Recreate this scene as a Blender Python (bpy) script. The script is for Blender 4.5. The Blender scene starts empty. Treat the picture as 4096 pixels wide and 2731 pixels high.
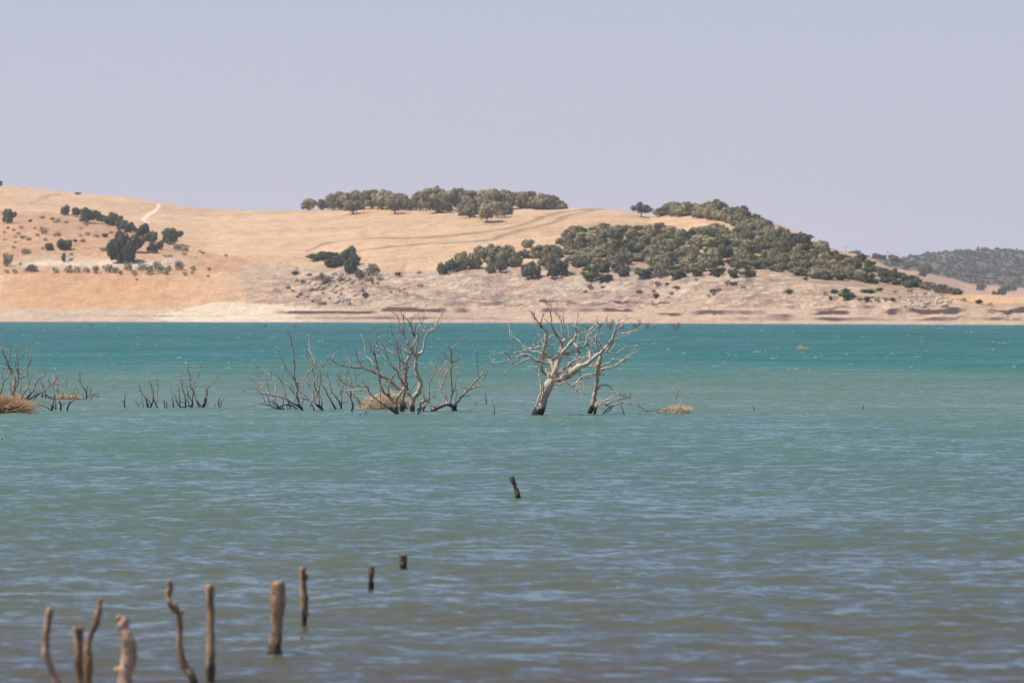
SKY_TINT = (1.0, 0.965, 1.09)
def _s(r, g, b):
    f = lambda c: (c/255/12.92 if c/255 <= .04045 else ((c/255+.055)/1.055)**2.4)
    return (f(r)*.62, f(g)*.62, f(b)*.62)
WATER_STOPS = [(0.0, _s(66, 130, 118)), (.05, _s(46, 110, 98)), (.13, _s(54, 122, 106)), (.175, _s(98, 132, 110)), (.24, _s(114, 138, 116)), (.30, _s(100, 134, 112)),
               (.42, _s(98, 124, 100)), (.52, _s(100, 120, 88)), (.70, _s(106, 110, 78)), (1.0, _s(100, 94, 70))]
W_A, W_B, W_C = .74, .68, .38
W_F, W_MAX = .95, .6
W_GLOSS = (.80, .95, .99, 1)
W_BIAS = .20
SKY_LOW = (5.25, 5.16, 5.85)
SKY_MID = (4.80, 5.10, 6.20)
import bpy, math, random
import numpy as np
from mathutils import Vector

# ------------------------------------------------------------------ helpers
F = 15360.0          # focal length in pixels of the 4096 px wide frame (135 mm on 36 mm)
HC = 2.6             # eye height above the water
YH = 1250.0          # row of the horizon
scene = bpy.context.scene
COL = scene.collection
rng = np.random.default_rng(7)
random.seed(7)

def world_at(px, py, Y):
    return ((px-2048.0)*Y/F, Y, HC+(YH-py)*Y/F)

def water_depth(py):
    return HC*F/(py-YH)

def mesh_obj(name, verts, faces, mat=None, parent=None, smooth=True, colors=None):
    me = bpy.data.meshes.new(name)
    verts = np.asarray(verts, dtype=np.float32)
    if isinstance(faces, np.ndarray):
        n, k = faces.shape
        me.vertices.add(len(verts)); me.vertices.foreach_set('co', verts.ravel())
        me.loops.add(n*k); me.loops.foreach_set('vertex_index', faces.astype(np.int32).ravel())
        me.polygons.add(n)
        me.polygons.foreach_set('loop_start', np.arange(0, n*k, k, dtype=np.int32))
        me.update(calc_edges=True)
    else:
        me.from_pydata([tuple(v) for v in verts], [], faces)
    if smooth:
        me.polygons.foreach_set('use_smooth', np.ones(len(me.polygons), dtype=bool))
    if colors is not None:
        a = me.color_attributes.new('Col', 'FLOAT_COLOR', 'POINT')
        c = np.ones((len(verts), 4), dtype=np.float32); c[:, :3] = colors
        a.data.foreach_set('color', c.ravel())
    me.validate(); me.update()
    if mat: me.materials.append(mat)
    o = bpy.data.objects.new(name, me)
    COL.objects.link(o)
    if parent is not None: o.parent = parent
    return o

def empty(name, loc):
    o = bpy.data.objects.new(name, None); COL.objects.link(o); o.location = loc
    o.empty_display_size = 0.3
    return o

def tag(o, label=None, cat=None, group=None, kind=None):
    if label: o['label'] = label
    if cat: o['category'] = cat
    if group: o['group'] = group
    if kind: o['kind'] = kind
    return o

_h = np.random.default_rng(11).random((257, 257)).astype(np.float64)
_h[256, :] = _h[0, :]; _h[:, 256] = _h[:, 0]
def vnoise(x, y):
    xi = np.floor(x); yi = np.floor(y)
    fx = x-xi; fy = y-yi
    fx = fx*fx*(3-2*fx); fy = fy*fy*(3-2*fy)
    a = xi.astype(int) % 256; b = yi.astype(int) % 256
    return (_h[a, b]*(1-fx)+_h[a+1, b]*fx)*(1-fy)+(_h[a, b+1]*(1-fx)+_h[a+1, b+1]*fx)*fy
def fbm(x, y, o=4, g=0.5):
    s = 0; a = 1; t = 0
    for i in range(o):
        s = s+a*vnoise(x*2**i+17.3*i, y*2**i+9.1*i); t += a; a *= g
    return s/t

# ------------------------------------------------------------------ node helpers
def new_mat(name):
    m = bpy.data.materials.new(name); m.use_nodes = True
    nt = m.node_tree; nt.nodes.clear()
    return m, nt
class N:
    def __init__(s, nt): s.nt = nt
    def node(s, t, **kw):
        n = s.nt.nodes.new(t)
        for k, v in kw.items():
            if k.startswith('i_'):
                n.inputs[k[2:].replace('_', ' ')].default_value = v
            else: setattr(n, k, v)
        return n
    def link(s, a, b): s.nt.links.new(a, b)
    def math(s, op, a, b=None, c=None, clamp=False):
        n = s.nt.nodes.new('ShaderNodeMath'); n.operation = op; n.use_clamp = clamp
        for i, v in enumerate((a, b, c)):
            if v is None: continue
            if isinstance(v, (int, float)): n.inputs[i].default_value = v
            else: s.nt.links.new(v, n.inputs[i])
        return n.outputs[0]
    def mix(s, f, a, b, blend='MIX'):
        n = s.nt.nodes.new('ShaderNodeMix'); n.data_type = 'RGBA'; n.blend_type = blend
        for sock, v in ((n.inputs[0], f), (n.inputs[6], a), (n.inputs[7], b)):
            if isinstance(v, (int, float)): sock.default_value = v
            elif isinstance(v, tuple): sock.default_value = (*v, 1) if len(v) == 3 else v
            else: s.nt.links.new(v, sock)
        return n.outputs[2]
    def noise(s, vec, scale, detail=4, rough=0.55, dist=0):
        n = s.nt.nodes.new('ShaderNodeTexNoise')
        n.inputs['Scale'].default_value = scale; n.inputs['Detail'].default_value = detail
        n.inputs['Roughness'].default_value = rough; n.inputs['Distortion'].default_value = dist
        if vec is not None: s.nt.links.new(vec, n.inputs['Vector'])
        return n
    def mapping(s, vec, scale=(1, 1, 1), loc=(0, 0, 0), rot=(0, 0, 0)):
        n = s.nt.nodes.new('ShaderNodeMapping')
        n.inputs['Scale'].default_value = scale; n.inputs['Location'].default_value = loc
        n.inputs['Rotation'].default_value = rot
        s.nt.links.new(vec, n.inputs['Vector']); return n.outputs[0]
    def ramp(s, f, stops, interp='LINEAR'):
        n = s.nt.nodes.new('ShaderNodeValToRGB'); cr = n.color_ramp; cr.interpolation = interp
        while len(cr.elements) > 1: cr.elements.remove(cr.elements[-1])
        cr.elements[0].position = stops[0][0]; cr.elements[0].color = (*stops[0][1], 1)
        for p, c in stops[1:]:
            e = cr.elements.new(p); e.color = (*c, 1)
        s.nt.links.new(f, n.inputs[0]); return n.outputs[0]
    def mrange(s, v, a, b, c, d, clamp=True):
        n = s.nt.nodes.new('ShaderNodeMapRange'); n.clamp = clamp
        s.nt.links.new(v, n.inputs[0])
        for i, q in enumerate((a, b, c, d)): n.inputs[i+1].default_value = q
        return n.outputs[0]
    def out(s, sh):
        o = s.nt.nodes.new('ShaderNodeOutputMaterial'); s.nt.links.new(sh, o.inputs['Surface']); return o

def srgb(r, g, b):
    f = lambda c: (c/255/12.92 if c/255 <= .04045 else ((c/255+.055)/1.055)**2.4)
    return (f(r), f(g), f(b))

# ------------------------------------------------------------------ camera, light, sky
SUN_AZ = math.atan2(-0.97, -0.10)       # from +Y towards +X
SUN_EL = math.radians(59)
cam_d = bpy.data.cameras.new('camera'); cam = bpy.data.objects.new('camera', cam_d); COL.objects.link(cam)
cam.location = (0, 0, HC); cam.rotation_euler = (math.radians(90), 0, 0)
cam_d.lens = 135; cam_d.sensor_width = 36; cam_d.sensor_fit = 'HORIZONTAL'
cam_d.shift_y = -(2731/2-YH)/4096.0
cam_d.clip_start = 0.5; cam_d.clip_end = 60000
cam_d.dof.use_dof = True; cam_d.dof.focus_distance = 97; cam_d.dof.aperture_fstop = 3.4
scene.camera = cam

sd = Vector((math.cos(SUN_EL)*math.sin(SUN_AZ), math.cos(SUN_EL)*math.cos(SUN_AZ), math.sin(SUN_EL)))
sl = bpy.data.lights.new('sun', 'SUN'); so = bpy.data.objects.new('sun', sl); COL.objects.link(so)
sl.energy = 5.0; sl.angle = math.radians(0.53); sl.color = (1.0, 0.93, 0.85)
so.rotation_euler = sd.to_track_quat('Z', 'Y').to_euler(); so.location = (-60, -10, 90)

w = bpy.data.worlds.new('World'); scene.world = w; w.use_nodes = True
nt = w.node_tree; nt.nodes.clear(); n = N(nt)
sky = n.node('ShaderNodeTexSky', sky_type='NISHITA', sun_disc=False, sun_elevation=SUN_EL, sun_rotation=SUN_AZ,
             altitude=200, air_density=1.1, dust_density=2.2, ozone_density=2.5)
bg = n.node('ShaderNodeBackground'); bg.inputs['Strength'].default_value = 0.105
tint = n.mix(1.0, sky.outputs[0], SKY_TINT, 'MULTIPLY')
# pale summer haze lying along the horizon of the sky
tcw = n.node('ShaderNodeTexCoord'); sw = n.node('ShaderNodeSeparateXYZ'); n.link(tcw.outputs['Generated'], sw.inputs[0])
tint = n.mix(n.mrange(sw.outputs[2], .07, .34, .85, 0.0), tint, n.mix(n.mrange(sw.outputs[2], 0.0, .09, 0.0, 1.0), SKY_LOW, SKY_MID))
n.link(tint, bg.inputs[0])
wo = n.node('ShaderNodeOutputWorld'); n.link(bg.outputs[0], wo.inputs[0])

scene.view_settings.view_transform = 'Standard'; scene.view_settings.look = 'None'
scene.view_settings.exposure = 0.05; scene.view_settings.gamma = 1.0
scene.render.engine = 'CYCLES'
cy = scene.cycles
cy.use_denoising = True
cy.max_bounces = 6; cy.diffuse_bounces = 3; cy.glossy_bounces = 3; cy.volume_bounces = 1; cy.transparent_max_bounces = 8
cy.caustics_reflective = False; cy.caustics_refractive = False
# ------------------------------------------------------------------ land: shore, knoll, field and wooded hill
XS = [-900, 0, 300, 600, 850, 1000, 1250, 1500, 1800, 2100, 2250, 2350, 2480, 2600, 2700, 2800, 2900, 3000, 3100, 3200, 3300, 3400, 3500, 3600, 3700, 3800, 3900, 4096, 5000]
RY = [700, 738, 771, 806, 838, 841, 843, 832, 830, 822, 832, 832, 842, 862, 852, 840, 846, 868, 902, 937, 978, 1015, 1047, 1082, 1120, 1152, 1172, 1190, 1215]
RS = [480, 470, 460, 450, 450, 450, 450, 440, 430, 420, 410, 400, 395, 390, 385, 380, 370, 350, 330, 305, 280, 255, 230, 205, 180, 160, 150, 145, 150]
def shore_y(x): return np.interp(x, [-900, 0, 2048, 3000, 4096, 5000], [1285, 1288, 1292, 1296, 1300, 1303])
def poly_dist(x, y, pts):
    d = np.full(x.shape, 1e9)
    for (x0, y0), (x1, y1) in zip(pts[:-1], pts[1:]):
        dx, dy = x1-x0, y1-y0
        t = np.clip(((x-x0)*dx+(y-y0)*dy)/(dx*dx+dy*dy), 0, 1)
        d = np.minimum(d, np.hypot(x-x0-t*dx, y-y0-t*dy))
    return d
def in_poly(x, y, pts):
    r = np.zeros(np.shape(x), bool); n_ = len(pts)
    for i in range(n_):
        x0, y0 = pts[i]; x1, y1 = pts[(i+1) % n_]
        c = ((y0 > y) != (y1 > y)) & (x < (x1-x0)*(y-y0)/((y1-y0) or 1e-9)+x0)
        r ^= c
    return r
def sstep(a, b, v):
    t = np.clip((v-a)/(b-a), 0, 1); return t*t*(3-2*t)

GX = np.concatenate([[-30000, -18000, -11000, -7000, -4500, -3000, -2100, -1500, -1150, -950], np.arange(-800, 4901, 5.5), [5000, 5200, 5600, 6300, 7500, 9500, 13000, 20000, 32000]])
TT = np.concatenate([[-0.25, -0.08, -0.02], np.linspace(0, 0.06, 26), np.linspace(0.0625, 0.18, 78), np.linspace(0.185, 0.34, 42), np.linspace(0.35, 1.0, 92), [1.03, 1.08, 1.2, 1.45, 1.9]])
gx, tt = np.meshgrid(GX, TT)
# ledge lines where the falling lake cut little cliffs, (x0, x1, screen rows up from the shore, height in m)
LEDGES = [(1535, 1885, 44, .75), (2170, 2540, 47, .5), (2770, 3070, 41, .55), (2620, 2740, 38, .3), (3540, 4600, 45, .85), (3250, 3420, 44, .4), (60, 900, 26, .12),
          (1100, 2100, 18, .14), (2900, 4096, 20, .2), (1100, 1520, 40, .25), (3050, 3200, 30, .2), (3000, 3500, 62, .15), (1800, 2700, 78, .22)]
sy = shore_y(gx)
ry = np.interp(gx, XS, RY); rs = np.interp(gx, XS, RS)
# smooth noise on the skyline
ry = ry+(fbm(gx/260., gx*0+3, 3)-.5)*8
g = np.interp(tt, [-.25, 0, .06, .11, .17, .26, .42, .7, 1.0], [-.2, 0, .105, .22, .385, .52, .68, .88, 1.0])
# the left knoll bulges forward in front of the golden field
kn = np.exp(-((gx-330)/420.)**2)
g = g+kn*0.05*np.exp(-((tt-.36)/.12)**2)
py = sy+(ry-sy)*g
Ysh = water_depth(sy)+(fbm(gx/420., gx*0, 2)-.5)*10
YY = Ysh+rs*tt
ZZ = HC+(YH-py)*YY/F
ZZ = ZZ-ZZ[3:4, :]*np.clip(1-np.maximum(tt, 0)/.03, 0, 1)      # the water line sits at zero
XX = (gx-2048)*YY/F
back = sstep(1.0, 1.9, tt)
ZZ = np.where(tt > 1, ZZ*(1-back)+back*(-3), ZZ)
ZZ = np.where(tt < 0, -6*np.abs(tt)*10, ZZ)
# relief: rock and gullies on the bank, fine tussocks above
right = sstep(880, 1180, gx)
bank = sstep(.05, .09, tt)*(1-sstep(.24, .32, tt))*right
rough = (fbm(XX/9.0, YY/4.0, 5, .6)-.5)
ridged = 1-np.abs(2*fbm(XX/9.0+5, YY/14.0, 4, .55)-1)*1.6
ZZ = ZZ+bank*(rough*(1.2+2.0*np.exp(-((gx-1340)/200.)**2)+.7*np.exp(-((gx-2100)/300.)**2))+(ridged-.4)*.45)
gul = np.abs(2*fbm(XX/16.0+9, YY/60.0+4, 3, .5)-1)
ZZ = ZZ-bank*(0.10 > gul)*.35*(0.10-gul)/.10
ZZ = ZZ+sstep(.0, .08, tt)*(1-back)*(fbm(XX/11.0, YY/11.0, 4)-.5)*np.where(gx < 900, .9, .7)
ZZ = ZZ+sstep(.1, .3, tt)*(1-back)*(fbm(XX/70.0, YY/70.0, 3)-.5)*3.0
# strata: the drawdown zone steps down in small terraces
lowz = sstep(.004, .02, tt)*(1-sstep(.15, .2, tt))
stp = np.where(gx < 900, .35, .62)
q = ZZ/stp+fbm(XX/30., YY/30., 3)*1.6
fr = q-np.floor(q)
ZZ = ZZ+lowz*stp*(sstep(.35, .6, fr)-fr)*np.where(gx < 900, .45, .8)
spy = YH-(ZZ-HC)*F/YY
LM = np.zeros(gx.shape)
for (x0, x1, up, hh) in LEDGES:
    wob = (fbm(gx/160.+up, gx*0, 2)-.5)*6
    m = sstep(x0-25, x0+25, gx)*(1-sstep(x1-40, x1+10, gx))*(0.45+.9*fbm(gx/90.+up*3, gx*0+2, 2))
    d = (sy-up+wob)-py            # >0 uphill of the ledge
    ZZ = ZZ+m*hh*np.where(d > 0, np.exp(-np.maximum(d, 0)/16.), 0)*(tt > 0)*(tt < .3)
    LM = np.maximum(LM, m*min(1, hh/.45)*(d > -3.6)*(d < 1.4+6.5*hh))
spy = YH-(ZZ-HC)*F/YY

# ---- ground colours (albedo): dry grass, red soil, limestone, bank rock, beach silt
def C(r, g_, b): return np.array([r, g_, b])
n1 = fbm(XX/6., YY/10., 4); n2 = fbm(XX/40., YY/50., 4); n3 = fbm(XX/1.6, YY/3.0, 3); n4 = fbm(XX/2.8+40, YY/9., 4, .6)
col = np.ones(gx.shape+(3,))*C(.535, .365, .218)
def blend(m, c):
    global col
    m = np.clip(m, 0, 1)[..., None]; col = col*(1-m)+m*np.asarray(c)
blend(sstep(.42, .62, n2)*.65, C(.47, .305, .17)); blend(sstep(.5, .66, fbm(XX/14., YY/60., 4))*.5, C(.44, .285, .155)); blend(sstep(.52, .7, fbm(XX/90.+7, YY/25., 4))*.5, C(.60, .42, .25))
blend(sstep(.5, .75, n1)*.30, C(.57, .41, .26))
wx = gx+50*(n2-.5); wy = py+18*(n1-.5)
px_, py_ = gx, py
knoll = in_poly(wx, wy, [(-900, 815), (0, 835), (210, 842), (330, 858), (430, 880), (520, 905), (620, 950), (700, 985), (850, 1020), (980, 1045), (1040, 1075), (900, 1110), (-900, 1110)])
kb = sstep(14, -14, np.where(knoll, -1, 1)*18+0*wx)
blend(kb*1.0, C(.45, .265, .145)); blend(kb*sstep(.42, .6, n1)*.5, C(.37, .22, .125)); blend(kb*sstep(.55, .7, n3)*.35, C(.60, .42, .27))
slope = sstep(1085, 1108, wy)*(1-sstep(950, 1250, wx))
blend(slope, C(.49, .285, .145)); blend(slope*sstep(.45, .65, n2)*.7, C(.54, .365, .22)); blend(slope*sstep(.5, .7, fbm(XX/3., YY/14., 4))*.45, C(.43, .26, .15))
lime = np.exp(-((wy-(1052+.000*wx))/15.)**2)*sstep(30, 120, wx)*(1-sstep(640, 800, wx))
blend(lime*(.5+.7*n1), C(.60, .50, .37))
blend(lime*sstep(.5, .62, n4)*.4, C(.30, .25, .19))
bk = sstep(850, 1150, wx)*sstep(1062, 1090, wy-22*np.exp(-((gx-1650)/140.)**2)-40*(gx > 3560)+30*np.exp(-((gx-2500)/500.)**2))
blend(bk, C(.42, .295, .18)); blend(bk*sstep(.40, .62, n2)*.8, C(.46, .34, .225)); blend(bk*sstep(.45, .62, n1)*.6, C(.32, .22, .155))
blend(bk*.3, C(.47, .33, .205)); gr = np.exp(-(((wx-2250)/520.)**2))*sstep(1090, 1120, wy)*(1-sstep(1215, 1240, wy))
blend(gr*.55, C(.31, .25, .19)); blend(gr*sstep(.5, .65, n4)*.6, C(.42, .355, .28))
n5 = fbm(XX/3.2+11, YY/2.2, 4, .6); n6 = fbm(XX/7., YY*0+spy/3.4, 4, .6)
blend(bk*sstep(.57, .68, n5)*.6, C(.54, .46, .36)); blend(bk*sstep(.42, .33, n5)*.65, C(.17, .125, .105)); blend(bk*sstep(.55, .66, n6)*.65, C(.25, .18, .13)); blend(bk*sstep(.46, .36, n6)*.5, C(.50, .385, .26)); n7 = fbm(XX/30., spy/2.1, 3, .6); blend(bk*sstep(.55, .68, n7)*.45, C(.30, .21, .15))
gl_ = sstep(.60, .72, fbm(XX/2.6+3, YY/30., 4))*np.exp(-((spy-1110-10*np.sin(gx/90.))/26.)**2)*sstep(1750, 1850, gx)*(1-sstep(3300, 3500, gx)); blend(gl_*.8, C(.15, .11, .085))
spt = sstep(.60, .68, fbm(XX/1.9+31, YY/1.9, 3))*bk; blend(spt*.55, C(.16, .125, .10))
red = np.exp(-((fbm(XX/22.+3, YY/12.+8, 3)-.69)/.03)**2)*bk
blend(red*.4, C(.36, .17, .14))
far_r = sstep(3700, 3900, wx)*sstep(1165, 1180, wy)*(1-sstep(1210, 1228, wy)); blend(far_r*.8, C(.60, .37, .19))
beach = sstep(1226, 1246, wy+6*(n2-.5))
blend(beach, C(.41, .30, .205)); blend(beach*sstep(.5, .68, fbm(XX/40., YY/3.2, 4))*.6, C(.45, .32, .23))
blend(beach*np.exp(-((wx-980)/260.)**2)*.9, C(.55, .44, .31)); blend(beach*(1-sstep(500, 900, wx))*.5, C(.52, .39, .26))
pale = in_poly(gx, spy+10*(n1-.5), [(560, 1262), (700, 1245), (850, 1210), (960, 1208), (1150, 1222), (1300, 1232), (1450, 1238), (1100, 1250), (1250, 1275), (1300, 1288), (700, 1288)])
blend(pale*(.8-.5*sstep(1150, 1250, gx)), C(.60, .50, .35))
blend((tt < .004)*.8, C(.26, .20, .15))
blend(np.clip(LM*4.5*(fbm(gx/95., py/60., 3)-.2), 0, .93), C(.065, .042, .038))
def line(pts, wd, c, a=1.0, rag=.6):
    d = poly_dist(gx+(fbm(gx/20., py/6., 3)-.5)*10, py, pts)
    blend(sstep(wd, wd*.3, d)*a*(1-rag+rag*2*n3), c)
tr = C(.29, .21, .12)
line([(1225, 1006), (1290, 978), (1360, 962), (1450, 956), (1560, 955), (1700, 952), (1830, 944), (1950, 928), (2060, 905), (2170, 875), (2260, 850), (2330, 838), (2420, 838)], 6.5, tr, 1.0)
line([(1430, 1012), (1560, 990), (1700, 977), (1850, 968), (1960, 958), (2060, 930), (2200, 893), (2290, 862), (2380, 842)], 8, tr, 1.0)
line([(1850, 905), (1990, 897), (2080, 893), (2200, 870)], 4, tr, .45)
line([(1230, 915), (1420, 910), (1560, 872), (1500, 868)], 3.5, tr, .3)
line([(120, 815), (165, 790), (200, 780), (240, 778)], 9, C(.40, .27, .16), .7)
line([(510, 868), (530, 850), (560, 845)], 6, C(.45, .31, .19), .4)
line([(750, 900), (765, 885)], 7, C(.45, .31, .19), .5)
line([(950, 990), (1100, 992), (1250, 1005)], 3, tr, .3)
line([(636, 818), (622, 838), (596, 850), (570, 870), (590, 882), (586, 892)], 8, C(.74, .60, .46), 1.0, .1)
line([(560, 1062), (640, 1058), (700, 1052), (740, 1050)], 3, C(.30, .22, .16), .6)
line([(1540, 1146), (1600, 1165), (1650, 1180), (1715, 1203)], 8, C(.17, .15, .085), .9)
line([(3720, 1180), (3800, 1190), (3900, 1212), (3980, 1225)], 4.5, C(.24, .20, .10), .7)
line([(2860, 1078), (2930, 1072), (3010, 1074), (3090, 1076)], 2.6, C(.2, .15, .12), .7)
bare = in_poly(wx, wy, [(2560, 880), (2720, 862), (2930, 900), (2830, 905), (2730, 935)]); blend(bare*.35, C(.56, .36, .20))
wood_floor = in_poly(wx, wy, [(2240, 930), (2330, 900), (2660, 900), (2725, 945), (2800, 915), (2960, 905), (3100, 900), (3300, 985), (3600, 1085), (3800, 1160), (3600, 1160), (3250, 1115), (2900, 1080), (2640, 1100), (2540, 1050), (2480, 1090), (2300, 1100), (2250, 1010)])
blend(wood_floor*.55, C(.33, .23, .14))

# the bank the photographer stands on, behind the view
nbx, nby = np.meshgrid(np.linspace(-90, 90, 91), np.linspace(-80, 9, 46))
nbz = np.interp(nby, [-80, -5, 0, 5, 9], [3.0, 1.0, .85, .1, -.6])+(fbm(nbx/3., nby/3., 4)-.5)*.25*np.clip((9-nby)/8, 0, 1)
V = np.stack([XX, YY, ZZ], -1).reshape(-1, 3)
nr, nc = gx.shape
ii = (np.arange(nr-1)[:, None]*nc+np.arange(nc-1)[None, :]).ravel()
FACES = np.stack([ii, ii+1, ii+1+nc, ii+nc], 1)

def ground_at(px, py):
    """the point of the hillside that shows at this column and row"""
    j = int(np.argmin(np.abs(GX-px)))
    c = spy[:, j]; r = range(3, len(TT)-5)
    best = None
    lim = 1e9
    for k in r:
        if c[k] < lim: lim = c[k]
        if lim <= py:
            best = k; break
    if best is None: best = int(np.argmin(c[3:len(TT)-5]))+3
    return Vector((float((px-2048)*YY[best, j]/F), float(YY[best, j]), float(ZZ[best, j])))

def ground_mat(name, haze_shift=0.0):
    m, nt = new_mat(name); n = N(nt)
    at = n.node('ShaderNodeAttribute', attribute_name='Col')
    geo = n.node('ShaderNodeNewGeometry')
    a = n.noise(n.mapping(geo.outputs['Position'], (1, .45, 2.2)), 1.1, 6, .65)
    b = n.noise(n.mapping(geo.outputs['Position'], (1, .5, 1)), .22, 5, .6)
    f = n.math('ADD', n.math('MULTIPLY', a.outputs[0], .75), n.math('MULTIPLY', b.outputs[0], .45))
    f = n.mrange(f, .38, .82, .58, 1.30)
    c = n.mix(1.0, at.outputs['Color'], f, 'MULTIPLY')
    p = n.node('ShaderNodeBsdfPrincipled'); p.inputs['Roughness'].default_value = .95
    p.inputs['Specular IOR Level'].default_value = .1
    n.link(c, p.inputs['Base Color'])
    bp = n.node('ShaderNodeBump'); bp.inputs['Strength'].default_value = .5; bp.inputs['Distance'].default_value = .35
    n.link(a.outputs[0], bp.inputs['Height']); n.link(bp.outputs[0], p.inputs['Normal'])
    n.out(p.outputs[0]); return m
MG = ground_mat('dry_ground')
kk = (np.arange(45)[:, None]*91+np.arange(90)[None, :]).ravel()
nb = mesh_obj('near_bank', np.stack([nbx, nby, nbz], -1).reshape(-1, 3), np.stack([kk, kk+1, kk+92, kk+91], 1), MG, colors=np.ones((nbx.size, 3))*C(.42, .31, .2)); nb['kind'] = 'structure'
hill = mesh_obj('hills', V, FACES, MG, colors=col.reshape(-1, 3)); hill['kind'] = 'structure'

# ------------------------------------------------------------------ far country
fx = np.concatenate([[-16000, -9000, -5000, -2800, -1600], np.arange(-900, 5400, 22.0), [6500, 9000, 14000, 20000]]); fY = np.concatenate([np.linspace(1500, 2600, 60), np.linspace(2620, 4200, 60), [4600, 6000, 9000]])
hx, hY = np.meshgrid(fx, fY)
s1 = np.interp(hx, [-900, 3000, 3330, 3420, 3520, 3600, 3700, 3850, 3950, 4096, 4400, 5400], [1235, 1100, 1012, 1026, 1046, 1058, 1085, 1150, 1178, 1186, 1195, 1210])  # near crest of the pale slope
s2 = np.interp(hx, [-900, 2800, 3300, 3480, 3560, 3650, 3720, 3800, 3900, 4000, 4096, 4300, 5400], [1190, 1130, 1080, 1060, 1046, 1030, 1018, 1008, 1003, 1001, 1006, 1020, 1100])
z1 = HC+(YH-s1)*2450/F; z2 = HC+(YH-s2)*3500/F
HZ = np.where(hY < 2450, 2+(z1-2)*sstep(1500, 2450, hY), np.where(hY < 3500, 0, 0))
v1 = sstep(1500, 2500, hY)*(1-sstep(2500, 3000, hY)); 
HZ = 2+(z1-2)*sstep(1480, 2450, hY)
m2 = sstep(2450, 3500, hY)
HZ = np.where(hY > 2450, z1*(1-m2)+z2*m2, HZ)
HZ = np.where(hY > 3500, z2*(1-sstep(3500, 6000, hY))-5*sstep(3500, 6000, hY), HZ)
HX = (hx-2048)*hY/F
HZ = HZ+(fbm(HX/120., hY/120., 4)-.5)*6*sstep(1500, 1800, hY)*(1-sstep(3300, 3500, hY))
hc = np.ones(hx.shape+(3,))*C(.43, .28, .19)
f2 = fbm(HX/160., hY/200., 4)[..., None]
hc = hc*(.85+.3*f2)
fyr = YH-(HZ-HC)*F/hY
woods = (hY > 2520)
wlow = np.interp(hx, [3480, 3560, 3720, 3900, 4096, 4300, 5400], [1052, 1072, 1094, 1138, 1152, 1160, 1200])
woods = (fyr < wlow) & (hY > 1900) & (hx > 3500)
hc = np.where(woods[..., None], np.array([.13, .115, .075])*(.7+.6*f2), hc)
nr2, nc2 = hx.shape
i2 = (np.arange(nr2-1)[:, None]*nc2+np.arange(nc2-1)[None, :]).ravel()
fh = mesh_obj('far_hills', np.stack([HX, hY, HZ], -1).reshape(-1, 3), np.stack([i2, i2+1, i2+1+nc2, i2+nc2], 1), MG, colors=hc.reshape(-1, 3)); fh['kind'] = 'structure'
def far_at(px, py):
    j = int(np.argmin(np.abs(fx-px))); c = fyr[:, j]
    k = 0; lim = 1e9
    for k in range(len(fY)):
        lim = min(lim, c[k])
        if lim <= py: break
    return Vector((float((px-2048)*fY[k]/F), float(fY[k]), float(HZ[k, j])))

gd = mesh_obj('ground', [(-4900, -290, -7), (4900, -290, -7), (4900, 9400, -7), (-4900, 9400, -7)], [(0, 1, 2, 3)], None, smooth=False)
gd['kind'] = 'structure'
m, nt = new_mat('dry_plain'); n = N(nt); p = n.node('ShaderNodeBsdfPrincipled'); geo = n.node('ShaderNodeNewGeometry')
n.link(n.ramp(n.noise(geo.outputs['Position'], .004, 8).outputs[0], [(.3, (.33, .24, .15)), (.7, (.48, .34, .21))]), p.inputs['Base Color']); p.inputs['Roughness'].default_value = 1
n.out(p.outputs[0]); gd.data.materials.append(m)

# ------------------------------------------------------------------ haze
hz = bpy.data.meshes.new('haze')
x0, x1, y0, y1, z0, z1_ = -5000, 5000, -300, 9500, -8, 190
hzv = [(x, y, z) for z in (z0, z1_) for y in (y0, y1) for x in (x0, x1)]
hzo = mesh_obj('haze', hzv, [(0, 2, 3, 1), (4, 5, 7, 6), (0, 1, 5, 4), (2, 6, 7, 3), (0, 4, 6, 2), (1, 3, 7, 5)], None, smooth=False)
m, nt = new_mat('pale_air'); n = N(nt)
pv = n.node('ShaderNodeVolumePrincipled'); pv.inputs['Color'].default_value = (.76, .84, 1.0, 1)
pv.inputs['Density'].default_value = 9e-5; pv.inputs['Anisotropy'].default_value = 0.2
o_ = n.node('ShaderNodeOutputMaterial'); n.link(pv.outputs[0], o_.inputs['Volume'])
hzo.data.materials.append(m); hzo['kind'] = 'stuff'; hzo['label'] = 'thin pale heat haze over the reservoir and hills'; hzo['category'] = 'haze'
# ------------------------------------------------------------------ water
rows = np.concatenate([np.linspace(3300, 1900, 420), np.linspace(1897, 1600, 110), np.linspace(1597, 1330, 60), [1315, 1300, 1292, 1286, 1284]])
cols = np.concatenate([[-30000, -16000, -9000, -5500, -3500, -2300, -1600, -1100], np.arange(-760, 4860, 9.0), [5200, 5700, 6400, 7600, 9600, 13000, 20000, 34000]])
wx_, wy_ = np.meshgrid(cols, rows)
WY = HC*F/(wy_-YH); WX = (wx_-2048)*WY/F
fr_y = np.array([4., 8., 12., 16.])[:, None]*np.ones((1, len(cols)))
WX = np.concatenate([WX[:1].repeat(4, 0)*(.75+.25*fr_y/20), WX]); WY = np.concatenate([fr_y, WY]); wx_ = WX
fade = 1-sstep(110, 190, WY)
WZ = ((fbm(WX/.30, WY/.28, 3, .55)-.5)*.045+(fbm(WX/.9+7, WY/.8+3, 2)-.5)*.05)*fade
WZ = WZ-.0
WV = np.stack([WX, WY, WZ], -1).reshape(-1, 3)
nr3, nc3 = wx_.shape
i3 = (np.arange(nr3-1)[:, None]*nc3+np.arange(nc3-1)[None, :]).ravel()
m, nt = new_mat('lake_water'); n = N(nt)
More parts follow.
